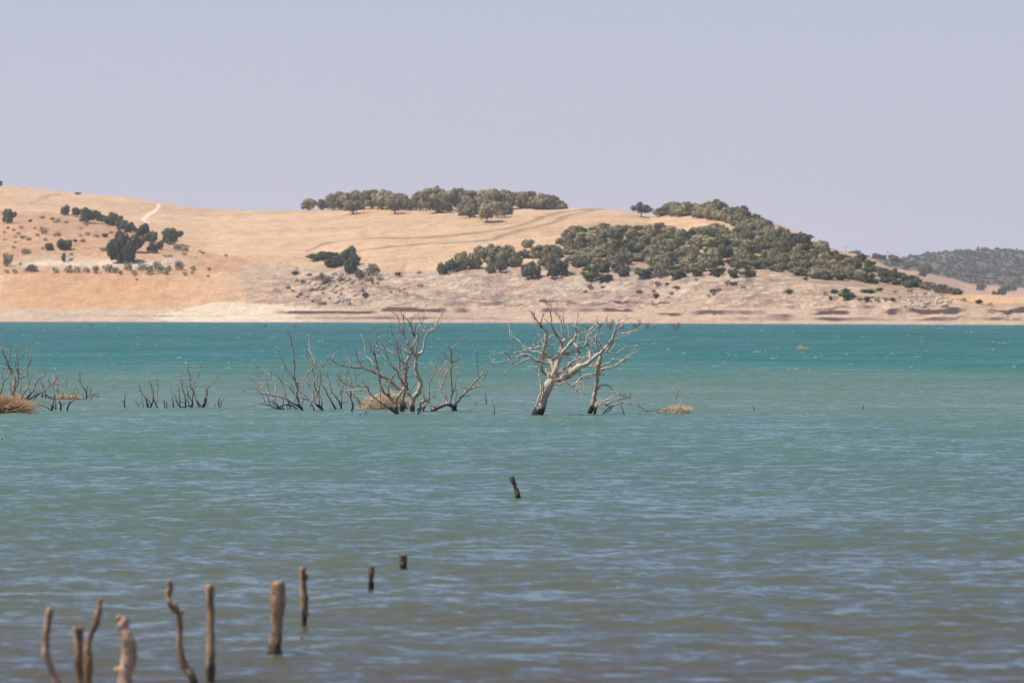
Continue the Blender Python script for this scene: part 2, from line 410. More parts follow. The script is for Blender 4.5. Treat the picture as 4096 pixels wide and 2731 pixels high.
geo = n.node('ShaderNodeNewGeometry'); sep = n.node('ShaderNodeSeparateXYZ'); n.link(geo.outputs['Position'], sep.inputs[0])
pos = geo.outputs['Position']
big = n.noise(n.mapping(pos, (.05, .035, 1)), 1, 4, .55)
inv = n.math('DIVIDE', 27.0, n.math('MAXIMUM', sep.outputs[1], 20.0))
fac = n.math('ADD', inv, n.math('MULTIPLY', n.math('SUBTRACT', big.outputs[0], .5), n.math('MULTIPLY', inv, .55)))
body = n.ramp(fac, WATER_STOPS)
# slopes of the wind chop: several sizes of wavelets, long crested across the view
def slopes(sc, det, seed, kx, ky, rough=.5):
    t = n.noise(n.mapping(pos, (sc*kx, sc*ky, 0), (seed, seed*2, 0)), 1, det, rough)
    sp = n.node('ShaderNodeSeparateColor'); n.link(t.outputs['Color'], sp.inputs[0])
    return n.math('SUBTRACT', sp.outputs[0], .5), n.math('SUBTRACT', sp.outputs[1], .5)
ax, ay = slopes(2.5, 2, 3.1, 1.0, 1.3, .5)
bx_, by_ = slopes(8.0, 3, 7.7, 1.0, 1.3, .6)
cx, cyv = slopes(.16, 5, 1.7, 1.0, 1.6, .6)
SX = n.math('ADD', n.math('MULTIPLY', ax, W_A*.6), n.math('MULTIPLY', bx_, W_B*.8))
SY = n.math('ADD', n.math('ADD', n.math('MULTIPLY', ay, W_A), n.math('MULTIPLY', by_, W_B)), n.math('MULTIPLY', cyv, W_C))
SY = n.math('SUBTRACT', SY, W_BIAS)
comb = n.node('ShaderNodeCombineXYZ'); n.link(SX, comb.inputs[0]); n.link(SY, comb.inputs[1]); comb.inputs[2].default_value = 0
va = n.node('ShaderNodeVectorMath', operation='ADD'); n.link(geo.outputs['Normal'], va.inputs[0]); n.link(comb.outputs[0], va.inputs[1])
vn = n.node('ShaderNodeVectorMath', operation='NORMALIZE'); n.link(va.outputs[0], vn.inputs[0])
NRM = vn.outputs[0]
df = n.node('ShaderNodeBsdfDiffuse'); n.link(body, df.inputs['Color'])
gl = n.node('ShaderNodeBsdfGlossy'); gl.inputs['Roughness'].default_value = .17; gl.inputs['Color'].default_value = W_GLOSS
n.link(NRM, gl.inputs['Normal'])
fr_ = n.node('ShaderNodeFresnel'); fr_.inputs['IOR'].default_value = 1.33; n.link(NRM, fr_.inputs['Normal'])
gust = n.noise(n.mapping(pos, (.035, .016, 1)), 1, 6, .62)
ff = n.math('MINIMUM', n.math('MULTIPLY', n.math('MULTIPLY', fr_.outputs[0], n.mrange(inv, .15, .70, .74, 1.95)), n.mrange(gust.outputs[0], .3, .7, .6, 1.4)), W_MAX)
mx = n.node('ShaderNodeMixShader'); n.link(ff, mx.inputs[0]); n.link(df.outputs[0], mx.inputs[1]); n.link(gl.outputs[0], mx.inputs[2])
n.out(mx.outputs[0])
water = mesh_obj('water', WV, np.stack([i3, i3+1, i3+1+nc3, i3+nc3], 1), m); water['kind'] = 'structure'
# ------------------------------------------------------------------ wood materials
def wood_mat(name, light, dark, wet=0.16, wetc=(.028, .022, .018), sc=1.0, rough=.85, zs=(4, 26)):
    m, nt = new_mat(name); n = N(nt)
    geo = n.node('ShaderNodeNewGeometry'); sep = n.node('ShaderNodeSeparateXYZ'); n.link(geo.outputs['Position'], sep.inputs[0])
    pos = geo.outputs['Position']
    a = n.noise(n.mapping(pos, (9*sc, 9*sc, zs[0]*sc)), 1, 5, .6)
    b = n.noise(n.mapping(pos, (38*sc, 38*sc, zs[1]*sc)), 1, 3, .6)
    f = n.mrange(n.math('ADD', n.math('MULTIPLY', a.outputs[0], .6), n.math('MULTIPLY', b.outputs[0], .5)), .43, .64, 0, 1)
    c = n.mix(f, dark, light)
    lv = n.math('ADD', sep.outputs[2], n.math('MULTIPLY', n.math('SUBTRACT', a.outputs[0], .5), wet*.9))
    wf = n.mrange(lv, wet*.75, wet*1.25, 1, 0)
    c = n.mix(wf, c, wetc)
    p = n.node('ShaderNodeBsdfPrincipled'); n.link(c, p.inputs['Base Color'])
    r = n.mrange(wf, 0, 1, rough, .35); n.link(r, p.inputs['Roughness'])
    p.inputs['Specular IOR Level'].default_value = .3
    bp = n.node('ShaderNodeBump'); bp.inputs['Strength'].default_value = .6; bp.inputs['Distance'].default_value = .01/sc
    n.link(b.outputs[0], bp.inputs['Height']); n.link(bp.outputs[0], p.inputs['Normal'])
    n.out(p.outputs[0]); return m
W_PALE = wood_mat('bleached_wood', (.70, .57, .43), (.24, .165, .115), .20)
W_TAN = wood_mat('weathered_wood', (.55, .42, .305), (.13, .092, .066), .18)
W_DARK = wood_mat('damp_wood', (.42, .325, .245), (.11, .083, .064), .22)
W_BLACK = wood_mat('wet_dark_wood', (.17, .13, .10), (.05, .04, .034), .18)
W_POST = wood_mat('post_wood', (.47, .31, .185), (.085, .053, .034), .085, (.07, .052, .030), 1.2, zs=(7, 5))
W_POSTP = wood_mat('pale_post_wood', (.60, .42, .29), (.19, .12, .078), .05, (.04, .03, .018), 1.1, zs=(5, 4))
W_POSTD = wood_mat('weedy_post_wood', (.20, .145, .085), (.05, .038, .025), .06, (.03, .024, .016), 1.6)

CROPS = {'T1': (1920, 1170, 6.189), 'T2': (1920, 1400, 5.6), 'T3': (2250, 1230, 6.273), 'T4': (2250, 1450, 6.357), 'T5': (0, 1280, 4.021),
         'T6': (450, 1400, 4.9), 'U1': (960, 1300, 4.356), 'U2': (1280, 1300, 4.125), 'U3': (1500, 1200, 5.6), 'U4': (1550, 1400, 5.227),
         'C': (1300, 1150, 2.851), 'E': (2500, 1450, 2.613), 'Q': (0, 2200, 1.8092), 'R': (1350, 1850, 2.767), 'P': (0, 0, 1)}

def smooth_line(P, W, step):
    """Catmull-Rom through 3-D points with widths, sampled about every step"""
    P = [np.array(p, float) for p in P]
    if len(P) == 2: P = [P[0], (P[0]+P[1])/2, P[1]]; W = [W[0], (W[0]+W[1])/2, W[1]]
    Q = [2*P[0]-P[1]]+P+[2*P[-1]-P[-2]]
    out = []; ow = []
    for i in range(len(P)-1):
        a, b, c, d = Q[i:i+4]
        k = max(1, min(7, int(np.linalg.norm(c-b)/step)))
        for j in range(k):
            t = j/k
            out.append(.5*((2*b)+(c-a)*t+(2*a-5*b+4*c-d)*t*t+(3*b-a-3*c+d)*t**3)); ow.append(W[i]*(1-t)+W[i+1]*t)
    out.append(P[-1]); ow.append(W[-1])
    return out, ow

class Tubes:
    def __init__(s): s.v = []; s.f = []
    def add(s, P, R, sides=7, lump=.12, cap=True, rs=None):
        rr = rs or random
        n0 = len(s.v); k = len(P)
        up = np.array([.31, .87, .23])
        ph = rr.random()*6
        for i in range(k):
            d = P[min(i+1, k-1)]-P[max(i-1, 0)]
            L = np.linalg.norm(d); d = d/(L if L > 1e-9 else 1)
            u = np.cross(d, up); u /= (np.linalg.norm(u) or 1); w_ = np.cross(d, u)
            for j in range(sides):
                a = 2*math.pi*j/sides
                r = R[i]*(1+lump*(rr.random()-.5)*1.3+lump*.7*math.sin(2*a+ph+i*.35))
                s.v.append(P[i]+(u*math.cos(a)+w_*math.sin(a))*r)
        for i in range(k-1):
            for j in range(sides):
                a = n0+i*sides+j; b = n0+i*sides+(j+1) % sides
                s.f.append((a, b, b+sides, a+sides))
        if cap:
            s.f.append(tuple(range(n0+sides-1, n0-1, -1))); s.f.append(tuple(range(n0+(k-1)*sides, n0+k*sides)))
    def build(s, name, mat, parent=None, origin=(0, 0, 0)):
        if not s.v: return None
        return mesh_obj(name, np.array(s.v)-np.array(origin), s.f, mat, parent)

def interp_w(ws, k):
    return list(np.interp(np.linspace(0, 1, k), np.linspace(0, 1, len(ws)), ws))

def dead_tree(name, by, branches, label, cat='dead tree', mat=None, group=None, seed=1, twig=.35, spread=.55, trunk=0):
    """branches: (crop, points, widths in frame pixels). The first is the trunk; the others join the nearest earlier one."""
    rs = random.Random(seed)
    Y0 = water_depth(by)
    placed = []   # list of dict(px pts, depths, limb)
    limbs = {}
    tk = Tubes(); twl = []
    bx0 = None
    for bi, br in enumerate(branches):
        cr, pts, ws = br[:3]
        ox, oy, s_ = CROPS[cr]
        full = [(ox+x/s_, oy+y/s_) for x, y in pts]
        W = interp_w(ws, len(full))
        # attach
        dep = Y0; limb = bi; jn = None
        if placed:
            best = (16.0, None)
            for end in (0, -1):
                e = full[end]
                for pl in placed:
                    for q, dq in zip(pl['px'], pl['dep']):
                        dd = math.hypot(q[0]-e[0], q[1]-e[1])
                        if dd < best[0]: best = (dd, (end, q, dq, pl['limb']))
            if best[1]:
                end, q, dep, lb = best[1]
                if end == -1: full = full[::-1]; W = W[::-1]
                limb = lb if lb != 0 else bi
                jn = q
        at_water = abs(full[0][1]-by) < 26 and jn is None
        if at_water:
            dep = water_depth(full[0][1]) if bi else Y0
        full2 = list(full)
        if jn is not None and math.hypot(jn[0]-full[0][0], jn[1]-full[0][1]) > 1.0:
            full2 = [jn]+full2; W = [W[0]]+W
        if jn is None:  # goes on under the water
            full2 = [(full[0][0]-(full[1][0]-full[0][0])*.15, full[0][1]+14+W[0]*.5)]+full2; W = [W[0]]+W
        mpp = dep/F
        sl = rs.uniform(-spread, spread)*.8 if bi else rs.uniform(-.12, .12)
        P = []; L = 0; D = []
        for i, (x, y) in enumerate(full2):
            if i: L += math.hypot(x-full2[i-1][0], y-full2[i-1][1])
            if i and rs.random() < .4: sl = max(-.8, min(.8, sl+rs.uniform(-.3, .3)))
            d = dep if i == 0 else D[-1]+sl*math.hypot(x-full2[i-1][0], y-full2[i-1][1])*mpp
            D.append(d); P.append(world_at(x, y, d))
        Pm, Wm = smooth_line(P, W, .045)
        R = [max(w_*1.10, 1.7)*mpp*.5 for w_ in Wm]
        # small crookedness
        for i in range(1, len(Pm)-1):
            Pm[i] = Pm[i]+np.array([rs.uniform(-1, 1), rs.uniform(-1, 1), rs.uniform(-1, 1)])*min(R[i]*.35+.0035, .014)
        dens = [(float(2048+p[0]*F/p[1]), float(YH-(p[2]-HC)*F/p[1])) for p in Pm]
        placed.append({'px': dens, 'dep': [float(p[1]) for p in Pm], 'limb': limb if bi else 0})
        if bi == 0 or (len(br) > 3 and br[3] == 'T'):
            tk.add(Pm, R, 9 if W[0] > 14 else 7, .16, rs=rs); placed[-1]['limb'] = 0
        else:
            limbs.setdefault(limb, Tubes()).add(Pm, R, 7 if max(W) > 6 else 5, .14, rs=rs)
        # short spurs
        tb = tk if placed[-1]['limb'] == 0 else limbs[limb]
        for i in range(3, len(Pm)-1):
            if rs.random() < twig*.42 and R[i]/mpp < 6:
                d = Pm[i+1]-Pm[i-1]; d = d/(np.linalg.norm(d) or 1)
                q = np.array([rs.uniform(-1, 1), rs.uniform(-.8, .8), rs.uniform(-.2, 1)]); q /= np.linalg.norm(q)
                v = d*.55+q*.8; v /= np.linalg.norm(v)
                ln = rs.uniform(4, 26)*mpp
                pts3 = [Pm[i], Pm[i]+v*ln*.5+np.array([0, 0, rs.uniform(-.1, .2)])*ln, Pm[i]+v*ln+np.array([0, 0, rs.uniform(.0, .3)])*ln]
                tb.add([np.array(t_) for t_ in pts3], [min(R[i]*.6, 1.3*mpp), .9*mpp, .5*mpp], 4, 0, rs=rs)
    # base point
    b0 = placed[0]; org = (float(world_at(b0['px'][0][0], by, Y0)[0]), Y0, 0.0)
    root = empty(name, org); tag(root, label, cat, group)
    m = mat or W_TAN
    tk.build('trunk' if trunk == 0 else 'stem', m, root, org)
    for k_, t_ in limbs.items(): t_.build('branch', m, root, org)
    return root
# ------------------------------------------------------------------ dead trees standing in the lake, traced branch by branch
dead_tree('dead_tree', 1659, [
 ('T2', [(1300,1440),(1375,1250),(1430,1100),(1475,950),(1530,800),(1590,700),(1630,620)], [40,33,31,32,35,32,24]),
 ('T2', [(1600,680),(1750,665),(1900,590),(2050,500),(2128,445)], [24,27,27]),
 ('T4', [(150,330),(300,210),(400,125),(500,70),(620,30),(680,-10)], [27,24,19,15]),
 ('T3', [(610,1400),(720,1310),(830,1220),(930,1160),(990,1100),(1100,980),(1200,850),(1270,740),(1290,640),(1330,500),(1370,400),(1490,270),(1620,180)], [15,12,12,11,10,9,7,5,4,3,1.6]),
 ('T3', [(1110,1110),(1180,1010),(1250,880),(1310,770),(1350,700),(1365,620)], [5,5,4,2]),
 ('T3', [(1350,715),(1450,650),(1600,640),(1700,580),(1800,570),(1900,510),(2060,450)], [4,4,3,1.5]),
 ('T3', [(1250,800),(1330,785),(1450,740),(1600,700),(1720,620),(1830,575),(1970,540)], [4,3.5,1.5]),
 ('T3', [(1290,680),(1370,550),(1480,460),(1540,350),(1620,260),(1730,250)], [5,3.5,2]),
 ('T3', [(1720,250),(1725,190)], [1.5,1]), ('T3', [(1395,370),(1420,220)], [2,1.2]),
 ('T3', [(700,1190),(850,1180),(980,1130),(1100,1120),(1200,1140),(1360,1155),(1450,1070),(1560,1010),(1700,980),(1850,960),(1950,940),(2060,970)], [5,5,5,4,4,3.5,2.5]),
 ('T3', [(980,1130),(1100,1060),(1200,1035),(1300,1110),(1400,1180)], [3,2.5,2]),
 ('T3', [(1140,1130),(1220,1040),(1310,930),(1320,880)], [3,2,1.2]),
 ('T2', [(1620,620),(1660,480),(1720,330),(1780,180),(1850,40)], [22,20,17,16]),
 ('T1', [(1960,1547),(2010,1400),(2030,1280),(2080,1180),(2120,1150)], [15,12,9]),
 ('T1', [(2110,1150),(2040,1020),(2030,880),(2020,740),(1960,620),(1880,500),(1780,360),(1720,260),(1620,150)], [8,6,5.5,5,5,4,3]),
 ('T1', [(1690,200),(1680,130)], [2,1]), ('T1', [(1640,180),(1700,185),(1690,210)], [2,2]),
 ('T1', [(2010,1220),(1900,1060),(1800,880),(1755,780),(1765,680),(1745,520),(1715,400)], [9,8,7,5,5,4]),
 ('T1', [(1715,400),(1680,320),(1660,230)], [2.2,1.2]), ('T1', [(1740,780),(1680,730),(1570,620)], [4,3,2]),
 ('T1', [(1775,700),(1805,680)], [2,1]), ('T1', [(2040,1140),(1940,1020),(1880,900),(1830,860)], [3,2.5,1.5]),
 ('T1', [(1880,510),(1750,430),(1620,355)], [2.5,1.2]),
 ('T3', [(380,1490),(420,1300),(430,1170),(370,1050),(310,920),(240,830),(150,710)], [13,10,9,9,9,8,6]),
 ('T3', [(150,710),(170,600),(130,480),(50,380),(5,265)], [5,4.5,4,3.5]),
 ('T1', [(2080,720),(2055,640),(1990,575),(1900,540)], [3,2.5,1.6]), ('T1', [(2070,650),(2075,540),(2050,460),(1990,370)], [2.5,2,1.2]),
 ('T3', [(155,760),(80,710)], [3,2]), ('T3', [(80,710),(180,712),(290,710)], [2,2]), ('T3', [(120,700),(110,560)], [2,1]),
 ('T1', [(1990,1520),(2080,1440),(2200,1290),(2300,1180)], [12,12,11]),
 ('T3', [(20,1110),(120,1000),(230,880),(310,790),(330,690)], [12,11,10,7]),
 ('T3', [(320,760),(335,640),(320,500),(350,330),(380,200),(383,70)], [8,6,5.5,5,4,2]),
 ('T3', [(345,600),(365,450),(400,350),(440,320),(490,280)], [4,3.5,2]), ('T3', [(380,240),(430,130)], [2.5,1]), ('T3', [(345,640),(430,520)], [4,3]),
 ('T3', [(340,680),(400,690),(380,830),(355,920)], [2.5,2]),
 ('T2', [(1600,240),(1640,190),(1700,150),(1800,120),(1900,80),(2030,100),(2128,20)], [8,8,8,8,7]),
 ('T3', [(0,1175),(100,1150),(200,1160),(290,1060),(420,1010),(520,980),(600,890),(610,780),(650,660),(720,540),(830,430),(900,400),(1030,380),(1100,310),(1110,250),(1130,200),(1160,180)], [8,9,8,8,8,9,6,5,5,4.5,4,3.5,2]),
 ('T3', [(1120,240),(1130,150)], [2,1]), ('T3', [(1100,310),(1125,335)], [3,1.5]),
 ('T3', [(630,740),(740,620),(860,500),(885,440)], [5,4.5,4]),
 ('T3', [(880,400),(850,370),(825,315)], [6,5,4]), ('T3', [(870,390),(860,280),(880,200)], [3,2,1.2]),
 ('T4', [(0,510),(40,490),(100,500),(180,560),(260,600),(330,590),(500,620),(780,640)], [5,6,6,7,3,2,1.3]),
 ('T2', [(1690,760),(1720,770),(1800,760),(1850,720),(1920,720)], [7,6,6]),
 ('T4', [(260,570),(380,500),(430,420),(520,340),(620,300),(750,290),(820,300)], [7,7,5.5,4.5,4]),
 ('T4', [(430,230),(460,330),(455,470),(400,540),(365,620),(355,700),(380,750)], [7,7,5,4,3]), ('T4', [(355,740),(270,760)], [3,1.5]),
 ('T4', [(450,470),(500,530),(550,600),(535,720),(470,850),(420,915),(290,880),(210,840)], [4.5,4,3,2.5,2,1.5,1]),
 ('T4', [(530,725),(620,820),(740,900)], [2,1.3]), ('T4', [(530,720),(410,620)], [1.5,1]), ('T4', [(480,400),(550,460),(620,515)], [3,1.2]),
 ('T4', [(600,330),(630,420),(710,400),(800,320)], [4,3,2]), ('T4', [(600,370),(570,400),(605,490)], [2.5,1.4]),
 ('T4', [(300,590),(430,590),(560,640),(700,660)], [2,1.2]),
 ('T2', [(1660,600),(1640,400),(1570,270),(1480,140),(1440,40)], [20,17,14,12]),
 ('T1', [(1560,1560),(1600,1350),(1640,1150),(1650,1010),(1620,930),(1540,880),(1480,800),(1400,680),(1330,560),(1240,450)], [13,13,13,12,11,10,8,5,4.5,3.5]),
 ('T1', [(1240,450),(1190,425)], [2,1]), ('T1', [(1350,580),(1335,500),(1350,400),(1332,315)], [5,5,4,1.5]),
 ('T1', [(1400,690),(1300,600),(1240,530),(1165,535)], [3,2.5,1.5]), ('T1', [(1340,640),(1370,760),(1400,780)], [3,3]),
 ('T1', [(1480,830),(1370,790),(1330,815),(1225,770)], [5,3,1.5]), ('T1', [(1490,790),(1530,650),(1560,560),(1550,460)], [6,5,5,2]),
 ('T1', [(1560,580),(1600,520),(1640,495)], [4,2]), ('T1', [(1640,1000),(1655,850)], [5,2]),
 ('T1', [(1520,800),(1560,860)], [7,6]),
 ('T1', [(1600,1400),(1500,1340),(1400,1360),(1250,1385),(1100,1340),(1040,1270),(950,1180),(900,1140),(800,1090),(740,1030),(730,900),(700,720),(685,660)], [7,6,6,5,4.5,4,4,3.5,3,2.5,2,1.5,1.2]),
 ('T1', [(1290,1370),(1330,1200),(1370,1100)], [2.5,1.5]),
 ('T1', [(1550,1530),(1480,1480),(1420,1460),(1290,1460),(1220,1410),(1120,1410),(1050,1460),(950,1470),(850,1500),(820,1547)], [8,7,6,5,4,4,3,2.5,2]),
 ('T1', [(1075,1440),(1080,1340)], [4,4]), ('T1', [(1270,1460),(1280,1390)], [3,3]), ('T1', [(1070,1330),(900,1310),(800,1320),(690,1355)], [2.5,1.2]),
 ('T1', [(750,1060),(760,1200),(770,1320),(850,1420),(950,1470),(1020,1520)], [2,2.5,3.5,4]), ('T2', [(750,5),(850,30),(930,90),(1000,100)], [4,4,4]),
 ('T1', [(800,1440),(730,1370)], [2,1.2]),
 ('T1', [(1610,1320),(1540,1240),(1515,1170),(1570,1120),(1640,1010)], [6,6,4,3]), ('T1', [(1510,1160),(1430,1010)], [1.6,1]), ('T1', [(1560,1110),(1563,1010)], [1.8,1.2]),
 ('T1', [(1560,1240),(1660,1180),(1720,1120),(1800,1050),(1870,1060)], [2.5,3,4]), ('T1', [(1760,1100),(1720,1220)], [2.4,1.2]),
 ('T1', [(1750,1110),(1850,1170),(1910,1200),(1960,1170)], [3,3,2]), ('T1', [(1630,1325),(1760,1310),(1880,1280),(1910,1330)], [4,3,1.6]),
 ('T1', [(1470,1330),(1430,1260),(1450,1200)], [4.5,3]), ('T1', [(1690,1490),(1770,1370),(1840,1300)], [3,3]), ('T1', [(1770,1340),(1810,1450),(1795,1560)], [3,4]),
 ('T2', [(1530,0),(1580,80),(1580,220)], [3,4]),
 ('T2', [(1530,560),(1430,510),(1385,440),(1390,330),(1410,200),(1430,80)], [9,9,8,8,8,8]),
 ('T2', [(1510,310),(1400,270),(1300,240),(1200,200),(1100,130),(1000,95),(920,100),(860,150),(825,285)], [9,10,10,10,9,7,6,5,3]),
 ('T2', [(860,175),(820,130),(760,130),(700,180),(560,230),(450,265),(300,270),(210,275)], [5,4,4,3,2.5,1.8]),
 ('T2', [(700,190),(620,110),(580,70),(480,20)], [5,5,5,2]), ('T2', [(560,70),(400,80),(240,110),(100,145)], [3,2.5,1.5]),
 ('T2', [(630,200),(700,270),(760,330)], [3.5,3.5]),
 ('T2', [(1340,220),(1250,190),(1100,190),(1000,240),(900,275),(800,330),(680,400),(600,460),(530,585)], [3.5,4,5,5,4.5,3.5,2.6]), ('T2', [(970,280),(915,335)], [3,2.5]),
 ('T2', [(960,130),(1000,150),(1060,150)], [4,4]), ('T2', [(895,250),(980,180)], [1.5,2.2]), ('T2', [(590,285),(560,220),(530,180)], [2.5,1.4]), ('T2', [(590,285),(650,230)], [2,2]),
 ('T2', [(710,240),(775,230),(770,170)], [2,1.6]),
 ('T2', [(1230,1310),(1300,1170),(1300,1080),(1370,960),(1365,780),(1335,600),(1320,440),(1300,280)], [6,8,7,7,6,6,5]),
 ('T2', [(1300,280),(1320,150),(1345,0)], [4,2]), ('T2', [(1320,150),(1360,170),(1390,240)], [3,4]), ('T2', [(1255,260),(1245,345)], [2.5,2]),
 ('T2', [(1540,540),(1440,480),(1350,465),(1280,440),(1200,360)], [4,3.5,3,2]),
 ('T2', [(1700,600),(1820,480),(1930,390),(2040,280),(2128,235)], [7,6.5,5.5]),
 ('T3', [(0,1545),(160,1430),(280,1330),(400,1290),(440,1260),(600,1220),(700,1195)], [6,6,5,4,4]),
 ('T3', [(430,1370),(530,1270),(640,1220)], [4,3]), ('T2', [(1690,590),(1790,450),(1880,330),(1885,270)], [2.8,2.2,1.5]),
 ('T2', [(1640,310),(1750,240),(1850,180),(1960,150),(2128,165)], [2.4,2.5]), ('T3', [(60,1245),(200,1240),(385,1258)], [2.5,2.5]),
 ('T2', [(2110,420),(2030,330),(1990,270)], [9,8.5,8]), ('T2', [(1580,620),(1540,540),(1500,470),(1490,400)], [20,17,14,7]),
 ('T3', [(340,940),(480,890),(590,880),(690,940),(720,890),(740,840),(830,680)], [5,5,5,5,3,2]),
 ('T3', [(620,1400),(700,1330),(700,1230),(690,1120),(650,1040),(610,940),(600,900)], [11,11,10,9,8]),
 ('T3', [(280,780),(400,750),(560,790),(700,790),(800,820),(830,800)], [3.5,3,2.5]), ('T3', [(660,780),(800,730),(900,680),(1000,640),(1080,600),(1200,560)], [3,2.5,1.2]),
 ('T3', [(1030,630),(1060,590),(1120,540)], [1.8,1]), ('T3', [(870,640),(950,690),(1030,720)], [2.6,2.2]), ('T3', [(620,690),(580,610),(580,500),(600,425)], [3,2.5,1.6]),
 ('T3', [(250,450),(380,530),(480,620),(600,720)], [4,3,3]), ('T3', [(250,450),(250,290)], [2.2,1]), ('T3', [(250,450),(205,460)], [3,3]),
 ('T3', [(410,690),(520,610),(650,595),(860,605)], [2.5,1.6]), ('T3', [(590,1400),(600,1180),(640,1130)], [2,2]),
 ('T2', [(1760,470),(1850,470),(1990,495)], [3.5,3]), ('T3', [(60,1420),(160,1490),(250,1510)], [3.5,4]),
], 'largest pale dead tree with thick leaning trunk and black wet foot', mat=W_PALE, seed=5, twig=.30)

dead_tree('dead_tree', 1653, [
 ('T4', [(690,1290),(740,1180),(775,1050),(805,900),(825,780),(845,650),(865,450),(880,250),(875,130),(920,0)], [18,18,17,16,15,15,15,15]),
 ('T3', [(880,1500),(940,1300),(965,1190)], [15,14,12]),
 ('T3', [(950,1180),(920,1100),(880,1000),(840,850),(850,720),(900,600),(890,450)], [9,8,7,6,5.5,5,4]),
 ('T3', [(960,1120),(962,980),(930,880),(870,780)], [4.5,5,4,3]), ('T3', [(920,840),(940,780)], [3,2]), ('T3', [(900,1080),(840,960),(760,840),(720,820)], [6,5.5,4,3]),
 ('T3', [(830,1110),(760,990),(715,930)], [3,2.2]), ('T3', [(880,1100),(800,1090),(700,1100)], [2.6,2.2]),
 ('T3', [(880,980),(920,930),(950,890)], [2,1.2]),
 ('T3', [(960,1180),(1060,1080),(1160,1010),(1240,900)], [4,3]),
 ('T3', [(960,1560),(1080,1530),(1250,1490),(1370,1440),(1480,1350),(1600,1270),(1680,1230),(1750,1150),(1960,1050)], [7,7,6.5,6,5,4,3,2]),
 ('T3', [(930,1520),(1020,1430),(1150,1390),(1260,1300),(1350,1290),(1450,1330),(1540,1290)], [6,5.5,5,4]),
 ('T3', [(1560,1270),(1700,1120),(1850,1020)], [3,2.2,1.4]), ('T3', [(1600,1310),(1680,1280),(1770,1270)], [2.2,1.4]), ('T3', [(1550,1340),(1555,1385)], [2,1.6]),
 ('T3', [(1340,1460),(1400,1465)], [2,1.4]), ('T4', [(930,300),(1000,200),(1060,150),(1100,140)], [8,7]),
 ('T4', [(940,320),(1000,300),(1070,310)], [3.5,3]), ('T4', [(1090,170),(1200,220)], [1.8,1.2]), ('T4', [(930,420),(958,445)], [1.6,1]),
 ('T4', [(900,180),(1000,185),(1030,180)], [3,2]),
 ('T3', [(960,1370),(830,1370),(750,1390),(740,1450)], [2.4,2.6]), ('T3', [(880,1540),(800,1500),(700,1460),(570,1480)], [4,5,4.5]), ('T3', [(860,1530),(760,1440),(720,1410)], [4,4]),
 ('T3', [(1000,1215),(1070,1260),(1095,1370)], [1.8,1.2]),
 ('T4', [(910,630),(940,610),(1040,570),(1130,580),(1230,630),(1290,730),(1370,800)], [6,5,5,5,4.5]),
 ('T4', [(1370,800),(1470,780),(1590,795)], [3.4,3,1.8]), ('T4', [(1370,800),(1430,810),(1600,850),(1700,860),(1750,870)], [3,3,2]),
 ('T4', [(900,680),(950,650),(1020,635)], [5,1.4]),
 ('T4', [(800,1310),(830,1150),(860,1030),(1000,990),(1120,950),(1230,880),(1330,830),(1400,812)], [6,7,6,5,4.5,4,3.4]), ('T4', [(1230,870),(1250,810),(1290,780)], [2.4,1.4]),
 ('T4', [(850,1080),(920,1030),(1100,960),(1200,900)], [3.5,3]), ('T4', [(815,1320),(850,1250),(855,1150),(920,1080),(1010,1040),(1100,1040),(1230,1000),(1330,960),(1500,930),(1620,900),(1700,880)], [7,6,5.5,5,4.5,4,3,2.5]),
 ('T4', [(1690,930),(1700,880),(1730,780),(1770,650),(1800,570)], [3,4,3,2,1.2]), ('T4', [(1700,850),(1840,815)], [1.8,1]),
 ('T4', [(1090,1040),(1120,1080),(1190,1110)], [7,6,2]), ('T4', [(1130,1060),(1180,1050),(1225,1060)], [5,4,2]),
 ('T4', [(640,1290),(680,1240),(720,1200)], [8,8]),
], 'slender pale dead tree just beside the largest one, trunk dotted with knots', mat=W_PALE, seed=9, twig=.30)

dead_tree('dead_branch', 1657, [
 ('T4', [(1030,1315),(1110,1225),(1200,1130),(1330,1080),(1440,1038),(1560,1030),(1750,1055),(1900,1080),(2000,1140),(2120,1230),(2352,1210)], [5,5,4.5,4,3.5,3,2.5,2]),
 ('E', [(220,505),(340,495),(420,465)], [2,1.5]), ('T4', [(1110,1260),(1210,1200),(1290,1110),(1400,1060)], [4,3]), ('T4', [(1110,1235),(1040,1170)], [1.5,1]),
], 'long thin bough arching low over the water towards the small straw heap', 'dead branch', W_TAN, seed=3, twig=.3, trunk=1)
def twig(cr, pts, ws, by, label, group=None, name='dead_twig', mat=None, seed=1):
    return dead_tree(name, by, [(cr, pts, ws)], label, 'twig', mat or W_BLACK, group, seed, 0, .2, 1)
twig('T4', [(1575,1325),(1530,1190),(1490,1080)], [4.5,3,2], 1658, 'greenish crooked twig standing upright under the long arching bough', mat=W_DARK)
twig('U4', [(1838,1140),(1836,1080)], [2.5,2], 1618, 'tiny dark twig tip beside the arching tree trunk, left of the forked twig')
dead_tree('dead_twig', 1616, [('U4', [(2072,1130),(2050,1020),(2040,890)], [3,1.6]), ('U4', [(2078,1110),(2080,970)], [1.8,1])], 'thin forked twig sticking up between the arching tree and the largest tree', 'twig', W_BLACK, None, 2, 0, .2, 1)
twig('U4', [(2222,1355),(2235,1250),(2210,1110),(2170,1030)], [3.5,3,2,1.2], 1659, 'long bent dark twig left of the largest tree, nearer than the forked twig')
twig('U4', [(1690,1280),(1780,1230)], [1.5,1.5], 1645, 'little twig lying flat on the water beside the arching tree')
twig('E', [(338,530),(338,495)], [2.5,2], 1653, 'short dark twig end just left of the small straw heap')
twig('E', [(1352,490),(1342,460)], [3.4,3], 1638, 'short dark stick alone in open water, first to the right of the small straw heap', name='stick')
